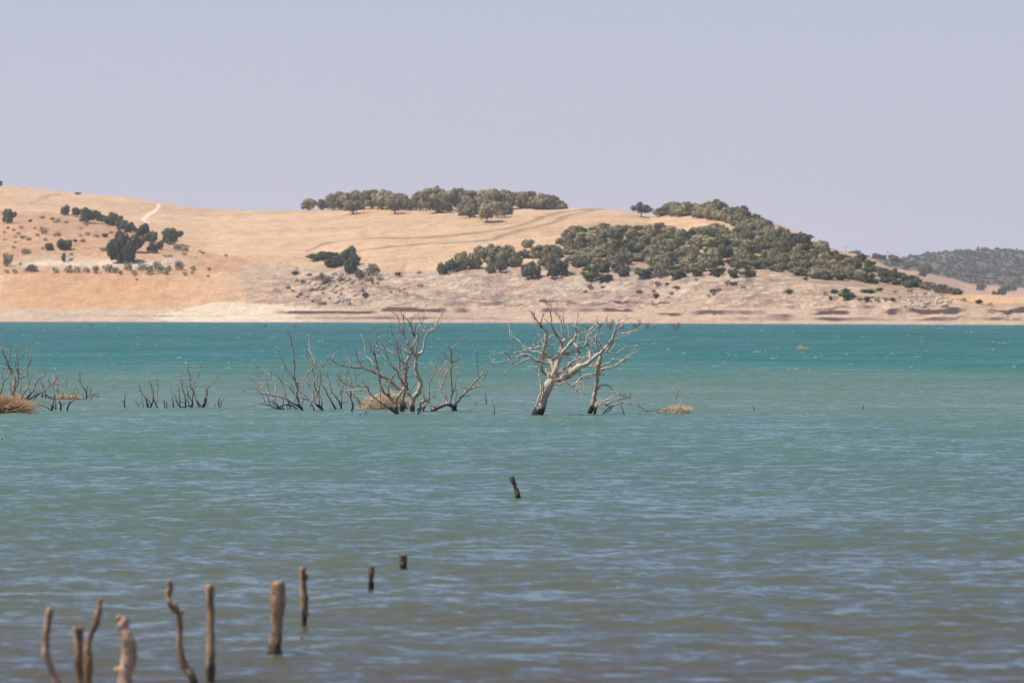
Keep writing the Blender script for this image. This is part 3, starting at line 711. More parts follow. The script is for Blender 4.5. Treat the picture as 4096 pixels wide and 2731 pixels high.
twig('P', [(3453,1640),(3452,1617)], [3,2.5], 1640, 'small pale tipped stick alone in open water, farthest right in the photo', name='stick', mat=W_DARK)
twig('U2', [(655,1495),(680,1455)], [2.5,2], 1662, 'tiny slanting twig in front of the large straw heap, leaning right')
dead_tree('dead_twig', 1660, [('U2', [(745,1480),(750,1420)], [2.5,2]), ('U2', [(745,1410),(790,1465)], [2,2])], 'tiny twig in front of the large straw heap, folded like an upturned V', 'twig', W_BLACK, None, 2, 0, .2, 1)

dead_tree('dead_tree', 1656, [
 ('U4', [(210,1340),(170,1200),(150,1130)], [15,14,13]),
 ('U4', [(160,1140),(200,1020),(290,870),(365,770)], [9,9,9,8]),
 ('U4', [(365,770),(300,650),(240,560),(225,450),(160,390),(60,310),(0,260)], [8,7,6,5,4.5]),
 ('U3', [(290,1400),(180,1290),(80,1200),(0,1110)], [4.5,3.5,3]), ('U2', [(1200,710),(1120,620),(1000,490),(910,400)], [3.5,3,2.4]),
 ('U4', [(160,395),(120,320),(90,290),(30,190),(0,170)], [4.5,4]),
 ('U3', [(290,1310),(260,1240),(230,1130),(160,940),(220,830),(270,730),(290,630)], [4,4,3.5,3,2,1.4]),
 ('U4', [(150,1140),(80,1040),(30,930),(30,760),(90,600),(200,480),(330,380),(450,335),(600,200)], [10,8,6,4.5,4,3.4,3,2.6]),
 ('U2', [(1235,1430),(1160,1380),(1060,1300),(1000,1260),(850,1160),(790,1050),(740,1010),(600,1000),(480,990),(350,930),(300,840),(250,745)], [8,9,7,7,7,6,5,5,4.5,4,3,1.6]),
 ('U2', [(755,1005),(690,905)], [2.5,1.4]), ('U2', [(340,900),(335,700)], [3,1.4]),
 ('U2', [(1230,1320),(1180,1220),(1080,1130),(1010,1070)], [9,8,7]),
 ('U2', [(1040,1090),(990,960),(970,830),(920,700),(840,580),(760,510),(740,380),(720,260),(670,150)], [8,9,8,7.5,6,5,4.5,3,2]),
 ('U2', [(965,780),(930,600),(900,500),(840,400),(820,300),(830,240),(880,170),(950,90)], [7,6,5,4,3,2.6,2]),
 ('U2', [(915,520),(890,380),(920,300),(985,200)], [4,3.5,2]), ('U2', [(970,720),(1020,550)], [2.2,1.2]),
 ('U2', [(1000,1240),(1000,1080),(990,960)], [3.5,2.5]), ('U2', [(960,860),(850,855),(780,865),(670,820)], [3.4,3,1.4]),
 ('U2', [(850,1160),(740,1085),(560,1070),(400,1090),(300,1040),(200,1020),(80,990)], [6,5.5,4.5,4,3,2,1.5]), ('U2', [(300,1040),(250,970)], [2,1]),
 ('U2', [(1140,1150),(1130,1010),(1180,870),(1290,780)], [4,3.6,3]), ('U2', [(990,1060),(965,1065)], [2,2]),
], 'dead tree with a black forked foot, nearest in the middle cluster', mat=W_TAN, seed=21, twig=.35)

dead_tree('dead_tree', 1647, [
 ('U4', [(315,1290),(305,1100),(335,930),(375,780),(370,600),(375,400),(385,240)], [19,17,17,18,16,14,13]),
 ('U3', [(690,1400),(740,1320),(800,1220),(830,1120),(860,1010),(900,880),(880,800)], [14,11,10,9,8,6]),
 ('U3', [(880,800),(830,680),(800,540),(760,480),(640,370),(580,290),(585,170)], [6,7,6,4,3,3,2]), ('U3', [(635,365),(650,290),(710,250)], [3,2]),
 ('U3', [(885,810),(905,650),(910,520),(925,490)], [4.5,4,3]), ('U3', [(815,520),(825,400),(960,300),(980,200)], [3,2.6,3,2]),
 ('U3', [(815,1110),(740,980),(700,880),(640,780),(650,650),(640,500),(630,370)], [8,7,6,6,5.5,5,3.4]),
 ('U3', [(690,880),(620,740),(510,650),(400,590),(300,540)], [5,4,3,2,1.4]), ('U3', [(640,660),(510,610),(515,570)], [3.4,2]),
 ('U3', [(610,720),(560,540),(520,400),(500,370),(380,260),(290,170)], [3.6,3,2.6,2.2]), ('U3', [(520,400),(540,250)], [2.2,1.2]), ('U3', [(500,370),(585,415)], [2,1.4]),
 ('U3', [(780,1230),(680,1140),(540,1060),(500,960),(450,850),(380,740),(350,580)], [7,7,6,5,4.5,4,3]),
 ('U3', [(480,980),(500,820),(500,650),(515,490)], [3.6,3,2]),
 ('U3', [(550,1568),(540,1350),(520,1180),(500,1060),(460,1010),(380,1000),(270,900),(240,850)], [5,5,5,4.5,3,2.4,1.6]),
 ('U3', [(490,1130),(420,1050),(405,950),(415,780)], [3.4,3,1.2]), ('U3', [(200,1050),(270,1050),(370,1005)], [1.4,2]),
 ('U4', [(300,760),(270,620),(260,500),(245,400),(235,270)], [4,5,5]),
 ('U3', [(640,1380),(600,1230),(570,1060),(600,820)], [3,2.4,1.4]), ('U3', [(700,1320),(620,1180),(635,1000)], [2.6,1.4]), ('U3', [(765,1310),(740,1200),(690,1080)], [3,2]),
 ('U3', [(700,1500),(770,1480),(850,1370),(930,1330)], [3,3.2]),
 ('U3', [(650,1430),(600,1370),(520,1280),(400,1190),(220,1110),(100,1050),(0,1035)], [8,7,6.5,5.5,5]), ('U2', [(1050,385),(900,345),(740,325),(722,320)], [4.5,3.6,2.4]),
 ('U2', [(960,350),(940,230),(935,120),(890,0)], [3,2.4,1.6]),
 ('U4', [(350,800),(260,800),(180,750),(100,690),(0,615)], [12,11,12,11,10]),
 ('U2', [(1180,935),(1040,850),(940,800),(800,740),(700,710),(560,705),(420,680),(280,640),(190,570),(155,500)], [10,12,10,8,6,5,4,3.4,3]),
 ('U2', [(190,560),(250,450),(250,310)], [2.6,1.4]), ('U2', [(150,540),(60,660),(20,830)], [2.6,3]),
 ('U2', [(710,705),(640,590),(600,480),(570,370)], [4.5,3.6,1.5]), ('U2', [(720,680),(690,570),(650,450)], [2.6,1.4]), ('U2', [(690,620),(640,540),(600,460)], [2,1.2]),
 ('U2', [(520,695),(480,580),(410,480),(400,370)], [4,3,1.5]), ('U2', [(470,560),(510,430)], [1.8,1.2]), ('U2', [(650,660),(540,570)], [2,1.4]), ('U2', [(560,705),(600,680),(680,700)], [3,4]),
 ('U2', [(830,740),(810,600),(820,490)], [2,1.2]), ('U2', [(1040,860),(1050,760),(1090,600)], [2.4,1.2]), ('U2', [(900,770),(830,690),(810,660)], [2,1]),
 ('U2', [(1320,1060),(1250,1000),(1180,930),(1080,930)], [8,8,6]), ('U2', [(1300,1070),(1200,1040),(1160,1000)], [4,3]), ('U2', [(1080,930),(1070,1000),(1130,1020)], [2.5,2]),
 ('U4', [(370,830),(420,830),(440,880),(420,970)], [12,11,7,3]), ('U4', [(430,920),(500,830),(580,710)], [3.4,2.4,1.4]), ('U4', [(380,570),(490,570),(525,500)], [2.6,1.4]),
 ('U4', [(440,350),(400,480),(370,640)], [4.5,5]), ('U4', [(350,1080),(380,1215)], [5,6]),
], 'stout dark trunked dead tree at the heart of the middle cluster', mat=W_TAN, seed=33, twig=.35)

dead_tree('dead_tree', 1647, [
 ('U4', [(515,1290),(520,1130),(540,1000),(640,900),(690,760),(680,640),(610,490),(580,370),(605,240)], [19,18,19,18,17,16,15,14,12]),
 ('U4', [(535,990),(460,920),(420,860)], [11,10,9]),
 ('U3', [(930,1260),(935,1100),(960,900),(960,750),(940,660),(1000,570),(1060,480),(1110,290),(1150,210),(1130,40)], [8,7,6.5,5,4.5,4.5,3,2.5,2,1.3]),
 ('U3', [(1025,540),(980,400),(965,300)], [3,2]), ('U3', [(950,700),(980,620),(1040,540)], [3,3.4]),
 ('U3', [(945,1270),(990,1210),(1060,1160),(1100,1000),(1110,870),(1150,800),(1250,700),(1340,640),(1400,600),(1480,480),(1525,240)], [11,10,9,8.5,8,6,4.6,4,3.6,2.5,1.5]),
 ('U3', [(1115,820),(1180,700),(1260,650),(1350,620)], [4.5,3.5,3]), ('U3', [(1350,600),(1400,470),(1480,330),(1490,170)], [4.5,3.5,3,1.4]), ('U3', [(1390,590),(1410,450)], [2.4,1.4]),
 ('U3', [(1110,810),(1105,690),(1120,610),(1170,530)], [4.5,3.4,1.6]), ('U3', [(1115,610),(1060,570)], [1.6,1]), ('U3', [(1100,695),(980,645),(830,650),(660,590)], [2.6,2.4,1.5]),
 ('U3', [(900,1240),(860,1100),(870,1000)], [6,4,3]), ('U3', [(985,880),(1040,820),(1090,770)], [2.2,1.6]), ('U3', [(700,870),(740,740),(820,660)], [2,2.2]), ('U3', [(890,980),(930,800)], [3,2]),
 ('U3', [(1250,720),(1310,750)], [1.6,1]), ('U3', [(900,1260),(850,1150),(840,1100)], [7,6]), ('U3', [(870,1390),(830,1290),(820,1250)], [3.4,2.6]),
 ('U3', [(860,600),(900,540)], [1.8,1]), ('U3', [(880,900),(950,880)], [2.5,2]),
], 'dead tree with a smooth pale S shaped trunk, right in the middle cluster', mat=W_PALE, seed=41, twig=.3)

dead_tree('fallen_tree', 1645, [
 ('U4', [(900,1288),(960,1255),(1050,1215),(1160,1160),(1260,1125),(1350,1165),(1400,1230),(1450,1275)], [8,11,13,14,13,11,10,6]),
 ('U4', [(1240,1110),(1230,1020),(1180,900),(1120,840),(1140,740),(1180,640),(1220,500),(1300,380),(1340,330)], [9,7,6,7,6,6,5.5,5,4.5]),
 ('U4', [(1305,1120),(1330,960),(1350,850),(1330,600),(1325,400),(1345,250),(1335,100),(1340,0)], [9,8,7,6,6,6,5,4.5]),
 ('C', [(1440,850),(1440,790),(1438,700),(1500,650),(1585,580)], [4.5,4.5,4,2]), ('C', [(1437,690),(1400,665),(1375,640)], [3,2]), ('C', [(1350,860),(1350,760),(1380,680),(1370,630)], [2.6,3,2.4,1.4]),
 ('C', [(1520,640),(1510,625)], [2,1]),
 ('U4', [(1300,370),(1230,270),(1190,220)], [5,4.6,3.6]), ('U4', [(1190,220),(1165,150)], [3,2.6]), ('U4', [(1320,250),(1260,150),(1210,90)], [2.4,1.6]), ('U4', [(1190,130),(1210,90),(1225,190)], [3,2]),
 ('U4', [(1355,255),(1460,230),(1530,110)], [4,3,1.4]), ('U4', [(1375,235),(1430,160),(1440,70)], [2.6,1.2]), ('U4', [(1490,190),(1485,120)], [1.8,1]),
 ('U4', [(1160,660),(1070,520),(980,400),(930,280),(910,180)], [4.5,4,3,1.6]),
 ('U4', [(1415,1230),(1440,1120),(1540,970),(1640,870),(1740,800),(1930,750),(2010,760),(2090,780)], [10,9,8.5,8,7,4.5,3,1.6]),
 ('U4', [(1730,800),(1810,680),(1910,580),(1980,500),(2000,440),(2080,380),(2110,370)], [6.5,6,5.5,4,2.4,1.8]), ('U4', [(2040,1040),(2035,990)], [1.2,1]),
 ('U4', [(1910,575),(1890,450),(1870,150),(1840,0)], [3.6,3,2.6]), ('C', [(1735,850),(1730,760),(1690,680),(1685,620)], [3,2.6,1.3]), ('U4', [(1985,500),(1985,360)], [2.8,1.2]),
 ('U4', [(1935,750),(1980,650),(2040,580),(2100,380),(2150,250),(2145,150)], [4,3.6,3,3,2]), ('U4', [(2145,310),(2195,280)], [2.4,1.4]),
 ('U4', [(1360,900),(1430,820),(1550,790),(1700,800)], [4.5,3.6,3]), ('U4', [(1430,825),(1420,700),(1450,570),(1580,450)], [2.4,2,1.2]), ('U4', [(1420,1080),(1440,980),(1450,830)], [2.8,2]),
 ('U4', [(1590,975),(1720,945),(1830,890),(1930,860)], [2.8,2,1.2]), ('U4', [(1160,1150),(1170,950),(1180,920)], [4,4]), ('U4', [(1220,1000),(1225,880)], [2.6,1.4]), ('U4', [(1370,1150),(1420,1110)], [3,2]),
 ('U4', [(1110,760),(1085,630)], [3,2.4]), ('U4', [(1400,1200),(1360,1240),(1390,1270)], [9,7]), ('U4', [(1190,740),(1240,755),(1270,735)], [1.6,1]), ('U4', [(1720,730),(1700,680),(1675,630)], [1.6,1]),
], 'half sunken dead trunk bowed like a bridge with branches rising from its back', 'dead tree', W_TAN, seed=51, twig=.4)

dead_tree('dead_shrub', 1646, [
 ('U4', [(750,1285),(765,1200),(870,1085)], [8,7,5]), ('U4', [(630,1340),(720,1220),(870,1090),(880,1030),(980,960),(1040,890)], [6,6,5,3.4,2]), ('U4', [(975,960),(985,1000)], [3,2]),
 ('U4', [(620,1255),(700,1190),(680,1130),(760,1050),(840,1040),(835,1100)], [7,8,8,8,8]), ('U4', [(680,1130),(780,1080),(830,1090)], [6,5]),
 ('U4', [(1010,1210),(920,1160),(830,1150)], [5,5,3]), ('U4', [(775,1030),(755,770)], [3.4,1.6]), ('U4', [(750,1020),(745,850)], [2.4,1.4]), ('U4', [(680,1110),(650,1040),(630,1030)], [3,2]),
 ('U4', [(880,1035),(865,900),(880,700),(950,550),(1000,440),(1040,230),(1060,90)], [5,4.6,4,3,2.4,1.2]), ('U4', [(930,1250),(890,1180)], [3,2]),
], 'tangle of gnarled driftwood roots between the curved tree and the bowed trunk', 'dead shrub', W_TAN, seed=55, twig=.5, trunk=1)

# the group left of the middle cluster
dead_tree('dead_tree', 1640, [
 ('U1', [(1090,1480),(1040,1430),(1015,1300),(980,1200),(1000,1130),(985,1050),(950,940),(940,880),(955,720),(930,570),(915,400),(890,270)], [12,10,9,9,8,8,7,6,5.5,5,4.5,4]),
 ('U1', [(1060,1450),(1000,1400),(880,1340),(780,1280),(650,1240),(540,1225),(400,1190),(280,1180),(80,1175),(0,1185)], [10,8,7,6,5,4,3,2,1.5]),
 ('U1', [(890,270),(870,180),(805,90),(810,50)], [3.5,3,2,1.4]), ('U1', [(915,330),(960,300),(980,170),(1000,130)], [3,2.4,1.6]), ('U1', [(895,270),(920,230)], [2,1.2]),
 ('U1', [(930,930),(850,820),(790,740),(720,560),(690,470),(620,370)], [5.5,5,4,3.6,2]), ('U1', [(685,490),(635,475)], [1.8,1]),
 ('U1', [(980,1215),(910,1170),(870,1080),(740,1020),(660,890),(550,835)], [5.5,5,4,3,1.6]), ('U1', [(995,1080),(1010,1000),(1070,895)], [4.5,2]),
 ('U1', [(940,1130),(880,1020),(780,920)], [2.4,1.2]), ('U1', [(960,1150),(900,1060),(830,1000)], [2,1.2]), ('U1', [(1040,1400),(1090,1290),(1060,1370)], [3,3]), ('U1', [(1020,990),(1040,1150),(1090,1200)], [3,4]),
 ('U1', [(970,940),(970,890)], [2.4,1.5]),
], 'tall grey dead tree with a twin top, centre of the left group', mat=W_TAN, seed=61, twig=.3)
dead_tree('dead_tree', 1637, [
 ('U1', [(745,1468),(670,1430),(610,1350),(560,1270),(470,1180),(400,1090),(330,1050),(280,970),(270,920),(180,895),(90,870),(50,790),(0,700)], [11,9,7,6,6,5,5,4,3.6,3,2.4,1.5]),
 ('U1', [(365,1060),(385,970),(320,910),(310,740),(275,640),(270,580)], [3.4,3,2.6,1.5]), ('U1', [(600,1340),(610,1200),(625,1050),(630,990),(560,900),(470,840),(370,755),(220,650)], [5.5,5,4.6,4,3,1.5]),
 ('U1', [(545,890),(550,800),(600,690)], [2.4,1.3]), ('U1', [(680,1455),(600,1440),(500,1395),(350,1370),(200,1350)], [6,5,3,1.6]), ('U1', [(590,1400),(540,1230),(480,1040),(460,850)], [3.4,2.6,1.5]),
 ('U1', [(450,1390),(420,1290),(350,1150),(345,1110)], [2.8,1.5]), ('U1', [(700,1415),(830,1390),(900,1400),(1000,1460)], [4,4.4]), ('U1', [(195,890),(205,780),(215,690)], [1.6,1]),
 ('U1', [(590,1350),(500,1310),(490,1230)], [4,3]), ('U1', [(460,1180),(400,1200),(330,1160),(265,1090)], [3.4,3,1.6]), ('U1', [(515,1380),(500,1310)], [3,3]), ('U1', [(340,1060),(250,980),(200,910)], [1.8,1]),
], 'spreading dead tree leaning far to the left, first of the left group', mat=W_TAN, seed=62, twig=.35)
dead_tree('dead_tree', 1634, [
 ('U1', [(880,1455),(850,1350),(810,1270),(785,1160),(730,1030),(740,910),(715,770)], [5,5,4.4,4,3,1.5]), ('U1', [(835,1455),(840,1350)], [4,3]), ('U1', [(740,1440),(760,1300),(780,1200)], [4,2.5]),
 ('U1', [(955,1450),(960,1240)], [2.5,2]),
], 'thin dark knotty dead stem behind the leaning tree of the left group', mat=W_DARK, seed=63, twig=.4)
dead_tree('dead_tree', 1640, [
 ('U1', [(1440,1480),(1370,1410),(1300,1340),(1275,1270),(1280,1170),(1230,1090),(1160,950),(1165,850),(1250,780),(1300,700),(1298,590),(1230,470),(1205,300),(1195,160)], [12,11,9,9,8,7,6.5,6,5.5,5,4.5,4,3.4,2]),
 ('U1', [(1192,240),(1150,140)], [2.4,1.3]), ('U1', [(1290,1280),(1350,1230),(1340,1160),(1290,1060),(1300,960),(1355,880),(1340,780),(1220,640),(1150,600)], [6,6,6,5.5,5,4.5,3.4]),
 ('U1', [(1170,605),(1165,480),(1120,350),(1110,290)], [3.5,2.5,1.3]), ('U1', [(1335,760),(1360,640)], [3.4,1.6]), ('U1', [(1305,930),(1290,830),(1260,790)], [3.4,2.2]),
 ('U1', [(1250,1330),(1180,1310),(1100,1280),(1030,1260)], [4.6,3.4]), ('U1', [(1330,1370),(1360,1410)], [8,7]), ('U1', [(1370,910),(1310,850),(1330,1000)], [2,1.6]),
 ('U1', [(1270,500),(1300,420),(1330,370)], [1.4,1]), ('U1', [(1190,820),(1210,700),(1260,600)], [2,1.2]),
], 'dead tree with a strongly bent double stem, right end of the left group', mat=W_TAN, seed=64, twig=.3)
dead_tree('dead_tree', 1642, [('U1', [(1300,1490),(1230,1350),(1160,1250),(1060,1160),(1030,1020)], [5,5,4,3,2]), ('U1', [(1095,1400),(1100,1200),(1090,950)], [2.6,1.3]), ('U1', [(1220,1450),(1225,1370)], [3,2.5])],
 'short crooked stem leaning left between the twin topped and bent trees', mat=W_TAN, seed=65, twig=.5)
dead_tree('dead_tree', 1634, [('U1', [(1430,1450),(1420,1340),(1390,1230),(1375,1100)], [5,4,3]), ('U1', [(1390,1420),(1375,1340),(1370,1180),(1400,1000),(1420,800),(1490,650),(1560,570),(1650,490),(1660,320)], [4,4.5,4.5,4,4,3.4,2.4,1.4]),
 ('U1', [(1390,800),(1380,680)], [2.2,1.3]), ('U1', [(1355,1060),(1350,940)], [2.4,1.5]), ('U1', [(1400,970),(1440,900),(1500,880)], [2.2,1.3])],
 'tall thin curving dead stem right behind the bent double stem', mat=W_TAN, seed=66, twig=.4)
dead_tree('dead_tree', 1636, [('U1', [(1665,1465),(1610,1360),(1530,1220),(1490,1120),(1410,1030)], [6.5,6,5,3]), ('U1', [(1500,1130),(1535,1080)], [2.2,1.3]), ('U1', [(1680,1450),(1690,1440)], [4,3])],
 'short stem leaning left, first of the small ones before the large straw heap', mat=W_TAN, seed=67, twig=.5)
dead_tree('dead_tree', 1634, [('U2', [(360,1382),(330,1300),(260,1180),(190,1080),(150,950),(120,830),(115,740)], [7,6,5.5,4.5,4,2.4]), ('U2', [(120,740),(160,660),(230,580)], [2.4,1.4]), ('U2', [(352,1340),(355,1200),(330,1050),(290,920),(290,800)], [4.5,3.6,2.4,1.6]),
 ('U2', [(370,1280),(440,1270),(480,1210)], [2.8,1.6]), ('U2', [(265,1445),(300,1400),(345,1345)], [2.4,3.4]), ('U2', [(110,830),(50,850)], [1.8,1.2]), ('U2', [(190,1080),(185,1130),(130,1140)], [2,1.3]), ('U2', [(345,1160),(380,1060),(375,970)], [2.4,1.3])],
 'branching dead stem with fine tips, second of the small ones before the large straw heap', mat=W_DARK, seed=68, twig=.5)
dead_tree('dead_tree', 1645, [('U2', [(520,1425),(545,1310),(510,1200),(510,1120),(530,1020),(520,900),(470,800),(425,740)], [6.5,6.5,6,6,5,4.4,3]), ('U2', [(545,1310),(480,1170),(435,1110)], [4.4,3]), ('U2', [(555,1310),(580,1260)], [2.4,1.5]),
 ('U2', [(430,1090),(435,880),(430,770),(395,755)], [3.4,3,2]), ('U2', [(450,740),(450,600)], [2.4,1.4]), ('U2', [(530,1000),(570,990),(580,890),(585,720)], [3,3,2.6]), ('U2', [(585,885),(640,820)], [2.6,1.3]), ('U2', [(500,1030),(450,930),(520,840)], [2.4,1.6]), ('U2', [(555,1385),(548,1340)], [3,3])],
 'pale forked dead stem standing nearest just left of the large straw heap', mat=W_TAN, seed=69, twig=.5)
dead_tree('dead_tree', 1634, [('U2', [(690,1380),(620,1270),(560,1170),(540,1100)], [7,6.5,5.5,4]), ('U2', [(715,1380),(690,1310),(640,1240),(590,1180)], [4.5,4,3]), ('U2', [(685,1290),(685,1180)], [2.4,1.3])],
 'twin short stems leaning left against the left end of the large straw heap', mat=W_DARK, seed=70, twig=.4)

# left edge of the view
dead_tree('dead_tree', 1598, [
 ('T5', [(215,1270),(225,1130),(238,950),(190,860),(145,750),(90,620),(30,490),(0,450)], [14,12,11,10,7,5,3,1.8]),
 ('T5', [(90,615),(105,470),(60,370),(35,250),(40,140)], [4.5,4,3,2,1.4]), ('T5', [(150,770),(130,700),(165,600),(165,510),(195,380)], [5,4,3,1.6]), ('T5', [(170,740),(190,600)], [2.2,1.3]), ('T5', [(150,790),(60,760),(-10,735)], [4.6,4]),
 ('T5', [(165,780),(220,800),(285,835)], [4,4]), ('T5', [(240,1110),(280,1000),(300,870),(250,740),(265,550),(300,460),(330,400)], [7,6,6,4,3,2.4,1.4]), ('T5', [(295,860),(290,750),(285,640),(300,530),(390,390)], [4,3.5,3,2.4,1.3]),
 ('T5', [(300,650),(360,580),(435,480)], [3.4,2]), ('T5', [(305,865),(380,800),(470,680),(540,600),(620,540)], [4.6,4,2.6,1.4]), ('T5', [(480,650),(515,460)], [2.2,1]),
 ('T5', [(300,930),(360,950),(420,910)], [3,2]), ('T5', [(330,870),(380,920)], [3,2]), ('T5', [(240,970),(300,930)], [4,3]), ('T5', [(185,1180),(165,1050),(145,900)], [4.5,3]), ('T5', [(140,890),(105,790),(105,720)], [3,1.4]), ('T5', [(140,890),(200,780),(215,860)], [2,1.6]),
 ('T5', [(0,1200),(40,1080),(60,1000),(140,900),(150,860)], [6,5,4,3]), ('T5', [(45,1050),(35,790)], [2.4,1.1]), ('T5', [(340,960),(350,1010)], [3,2]),
], 'largest dark dead tree at the left edge, rising behind the orange brush heap', mat=W_DARK, seed=71, twig=.5)
dead_tree('dead_tree', 1606, [
 ('T5', [(350,1290),(370,1210),(420,1120),(470,1020),(445,900),(430,800),(440,650),(440,500),(430,360)], [8,7,6,5,4.5,4,4,3,1.5]),
 ('T5', [(435,800),(400,830),(340,850),(310,870)], [3,2.6]), ('T5', [(470,1000),(520,880),(590,760)], [3.6,2.4,1.4]), ('T5', [(450,920),(470,850),(485,780)], [2.4,1.2]), ('T5', [(370,1240),(330,1180),(320,1080)], [4,3]),
 ('T5', [(430,1100),(560,1095),(640,1050)], [3.5,2.6,1.4]), ('T5', [(450,700),(470,690)], [2.6,2]), ('T5', [(340,1170),(340,1080),(410,950)], [3,2]), ('T5', [(440,850),(480,690),(540,600)], [2.4,1.4]),
], 'dead tree with tall straight shoots rising from the right half of the orange brush heap', mat=W_TAN, seed=72, twig=.5)
dead_tree('dead_tree', 1600, [
 ('T5', [(380,1310),(450,1230),(500,1180),(560,1080),(600,980),(700,890),(810,830)], [9,8,7,6,5,4,2]), ('T5', [(700,885),(785,740)], [3.4,1.4]), ('T5', [(400,1300),(580,1220),(720,1120),(850,1030),(900,960),(940,870)], [6,5.5,4.4,3.4,1.5]),
 ('T5', [(410,1275),(550,1280),(600,1200)], [4,3.4]), ('T5', [(490,1220),(465,1090)], [3,2.4]), ('T5', [(550,1230),(545,1110)], [3,2]), ('T5', [(590,1210),(580,1110)], [4,3]), ('T5', [(450,1260),(560,1100),(570,1090)], [3.6,3]), ('T5', [(700,1130),(750,1135)], [2,1.4]),
], 'dead tree bending low to the right out of the orange brush heap', mat=W_DARK, seed=73, twig=.5)
dead_tree('dead_branch', 1646, [('T5', [(405,1470),(480,1430),(510,1370),(530,1300)], [4.5,3.6,1.8]), ('T5', [(480,1435),(560,1415),(620,1390)], [2.6,1.4])], 'small dark forked branch floating nearest beside the orange brush heap', 'dead branch', W_BLACK, seed=74, twig=.3, trunk=1)
dead_tree('dead_shrub', 1643, [
 ('T5', [(835,1457),(860,1260),(875,1180),(840,1080),(800,1010),(765,930)], [8,7,6,4,3,2]), ('T5', [(905,1445),(885,1260),(895,1100),(875,980),(940,870)], [4.4,4,3.6,3,1.6]), ('T5', [(912,1452),(820,1370),(690,1270)], [3.6,2.6,1.5]),
 ('T5', [(830,1455),(740,1400),(600,1350)], [4.6,3.4,1.4]), ('T5', [(885,1200),(930,1160),(900,1080)], [3,2.4]), ('T5', [(865,1120),(860,1000),(880,960)], [2.4,1.5]), ('T5', [(940,1170),(935,1070),(950,960),(930,960)], [2.4,1.5]),
], 'bare shrub with crossed pale stems, left one of the three right of the brush heap', 'dead shrub', W_TAN, seed=75, twig=.6, trunk=1)
dead_tree('dead_shrub', 1642, [
 ('T5', [(980,1457),(970,1350),(930,1300)], [8,7,5]), ('T5', [(965,1290),(1000,1180),(1030,1110),(1060,1060),(1055,880),(1070,770)], [4.6,4,3.4,1.4]), ('T5', [(980,1370),(1030,1330),(1090,1290)], [2.4,1.4]), ('T5', [(985,1180),(990,1060),(900,1000),(840,890)], [4,4,2.4]),
 ('T5', [(1000,1060),(1060,1000)], [2.4,1.6]), ('T5', [(910,1020),(935,1040)], [7,6]), ('T5', [(1010,1390),(1040,1340)], [2,1.3]),
], 'bare shrub with one tall pale shoot, middle of three right of the brush heap', 'dead shrub', W_TAN, seed=76, twig=.6, trunk=1)
dead_tree('dead_shrub', 1642, [('T5', [(1075,1457),(1110,1360),(1190,1270),(1230,1190),(1250,1130),(1190,1060)], [6.5,5.5,4.5,3,1.5]), ('T5', [(1105,1375),(1120,1280)], [3.4,2]), ('T5', [(1200,1260),(1250,1225)], [2.4,1.4]), ('T5', [(1200,1200),(1203,1100)], [2.2,1.5])],
 'bare curved shoot, right one of the three right of the brush heap', 'dead shrub', W_DARK, seed=77, twig=.5, trunk=1)
dead_tree('dead_shrub', 1594, [('T5', [(738,1270),(715,1130),(680,1040),(630,890)], [5,4,1.6]), ('T5', [(672,1240),(690,1130),(690,1050)], [4,2.6]), ('T5', [(700,1060),(705,1000)], [2,1.3])],
 'two thin dark stems behind the low bending tree at left', 'dead shrub', W_DARK, seed=78, twig=.5, trunk=1)
dead_tree('dead_branch', 1597, [('T5', [(700,1180),(800,1240),(900,1280),(1000,1240),(1200,1235)], [4,5.5,5,4,2.5]), ('T5', [(990,1240),(950,1180)], [3,1.6]), ('T5', [(1060,1240),(1010,1180),(1000,1140)], [3,1.6]), ('T5', [(1200,1240),(1160,1150),(1120,1150)], [2.4,1.4])],
 'dead bough lying along the small orange brush heap', 'dead branch', W_TAN, seed=79, twig=.8, trunk=1)
dead_tree('dead_shrub', 1596, [('T5', [(1388,1270),(1390,1160),(1350,1100),(1310,1050),(1275,900),(1270,780)], [5.5,4.5,3.6,2.6,1.5]), ('T5', [(1392,1150),(1430,980)], [3.4,1.5]), ('T5', [(1352,1270),(1318,1190)], [3.4,2]), ('T5', [(1400,1240),(1450,1200),(1450,1070)], [3.4,1.6])],
 'dark bare shrub with one tall shoot right of the small orange brush heap', 'dead shrub', W_DARK, seed=80, twig=.5, trunk=1)
dead_tree('dead_shrub', 1596, [('T5', [(1460,1270),(1500,1200),(1580,1180)], [3.6,2.6,1.5]), ('T5', [(1565,1260),(1600,1215)], [2.6,2]), ('T5', [(1490,1215),(1540,1225),(1590,1240)], [2.4,2])],
 'low bare shrub, last one on the right beyond the small orange brush heap', 'dead shrub', W_DARK, seed=81, twig=.6, trunk=1)

# the thin shoots between the left edge and the left group
G6 = 'bare shoots in a row left of the dead tree groups'
def shoot(by, br, label, seed, mat=None): dead_tree('dead_shrub', by, [('T6', p, w_) for p, w_ in br], label, 'dead shrub', mat or W_DARK, G6, seed, .45, .4, 1)
shoot(1629, [([(248,1128),(235,1050),(245,900),(240,780)], [5,3.5,1.6]), ([(235,1045),(160,950)], [2.6,1.2])], 'small forked shoot standing apart, far left of the row of bare shoots', 90)
shoot(1627, [([(518,1115),(470,1030),(415,960)], [2.4,1.6])], 'short pale slanting twig, second from the left in the row of bare shoots', 91, W_TAN)
shoot(1628, [([(605,1120),(560,880),(545,800)], [2.2,1.2])], 'hair thin upright twig just left of the first fan of bare shoots', 92, W_TAN)
shoot(1629, [([(698,1126),(660,960),(570,830),(545,760),(495,640)], [6,4.6,3.4,2.4,1.2]), ([(740,1130),(745,1040),(660,925),(660,820)], [4.4,3,1.2]), ([(682,1122),(665,1040)], [3.2,2.4]), ([(560,810),(505,790)], [2,1.3])], 'fan of dark shoots leaning left, left half of the first clump', 93)
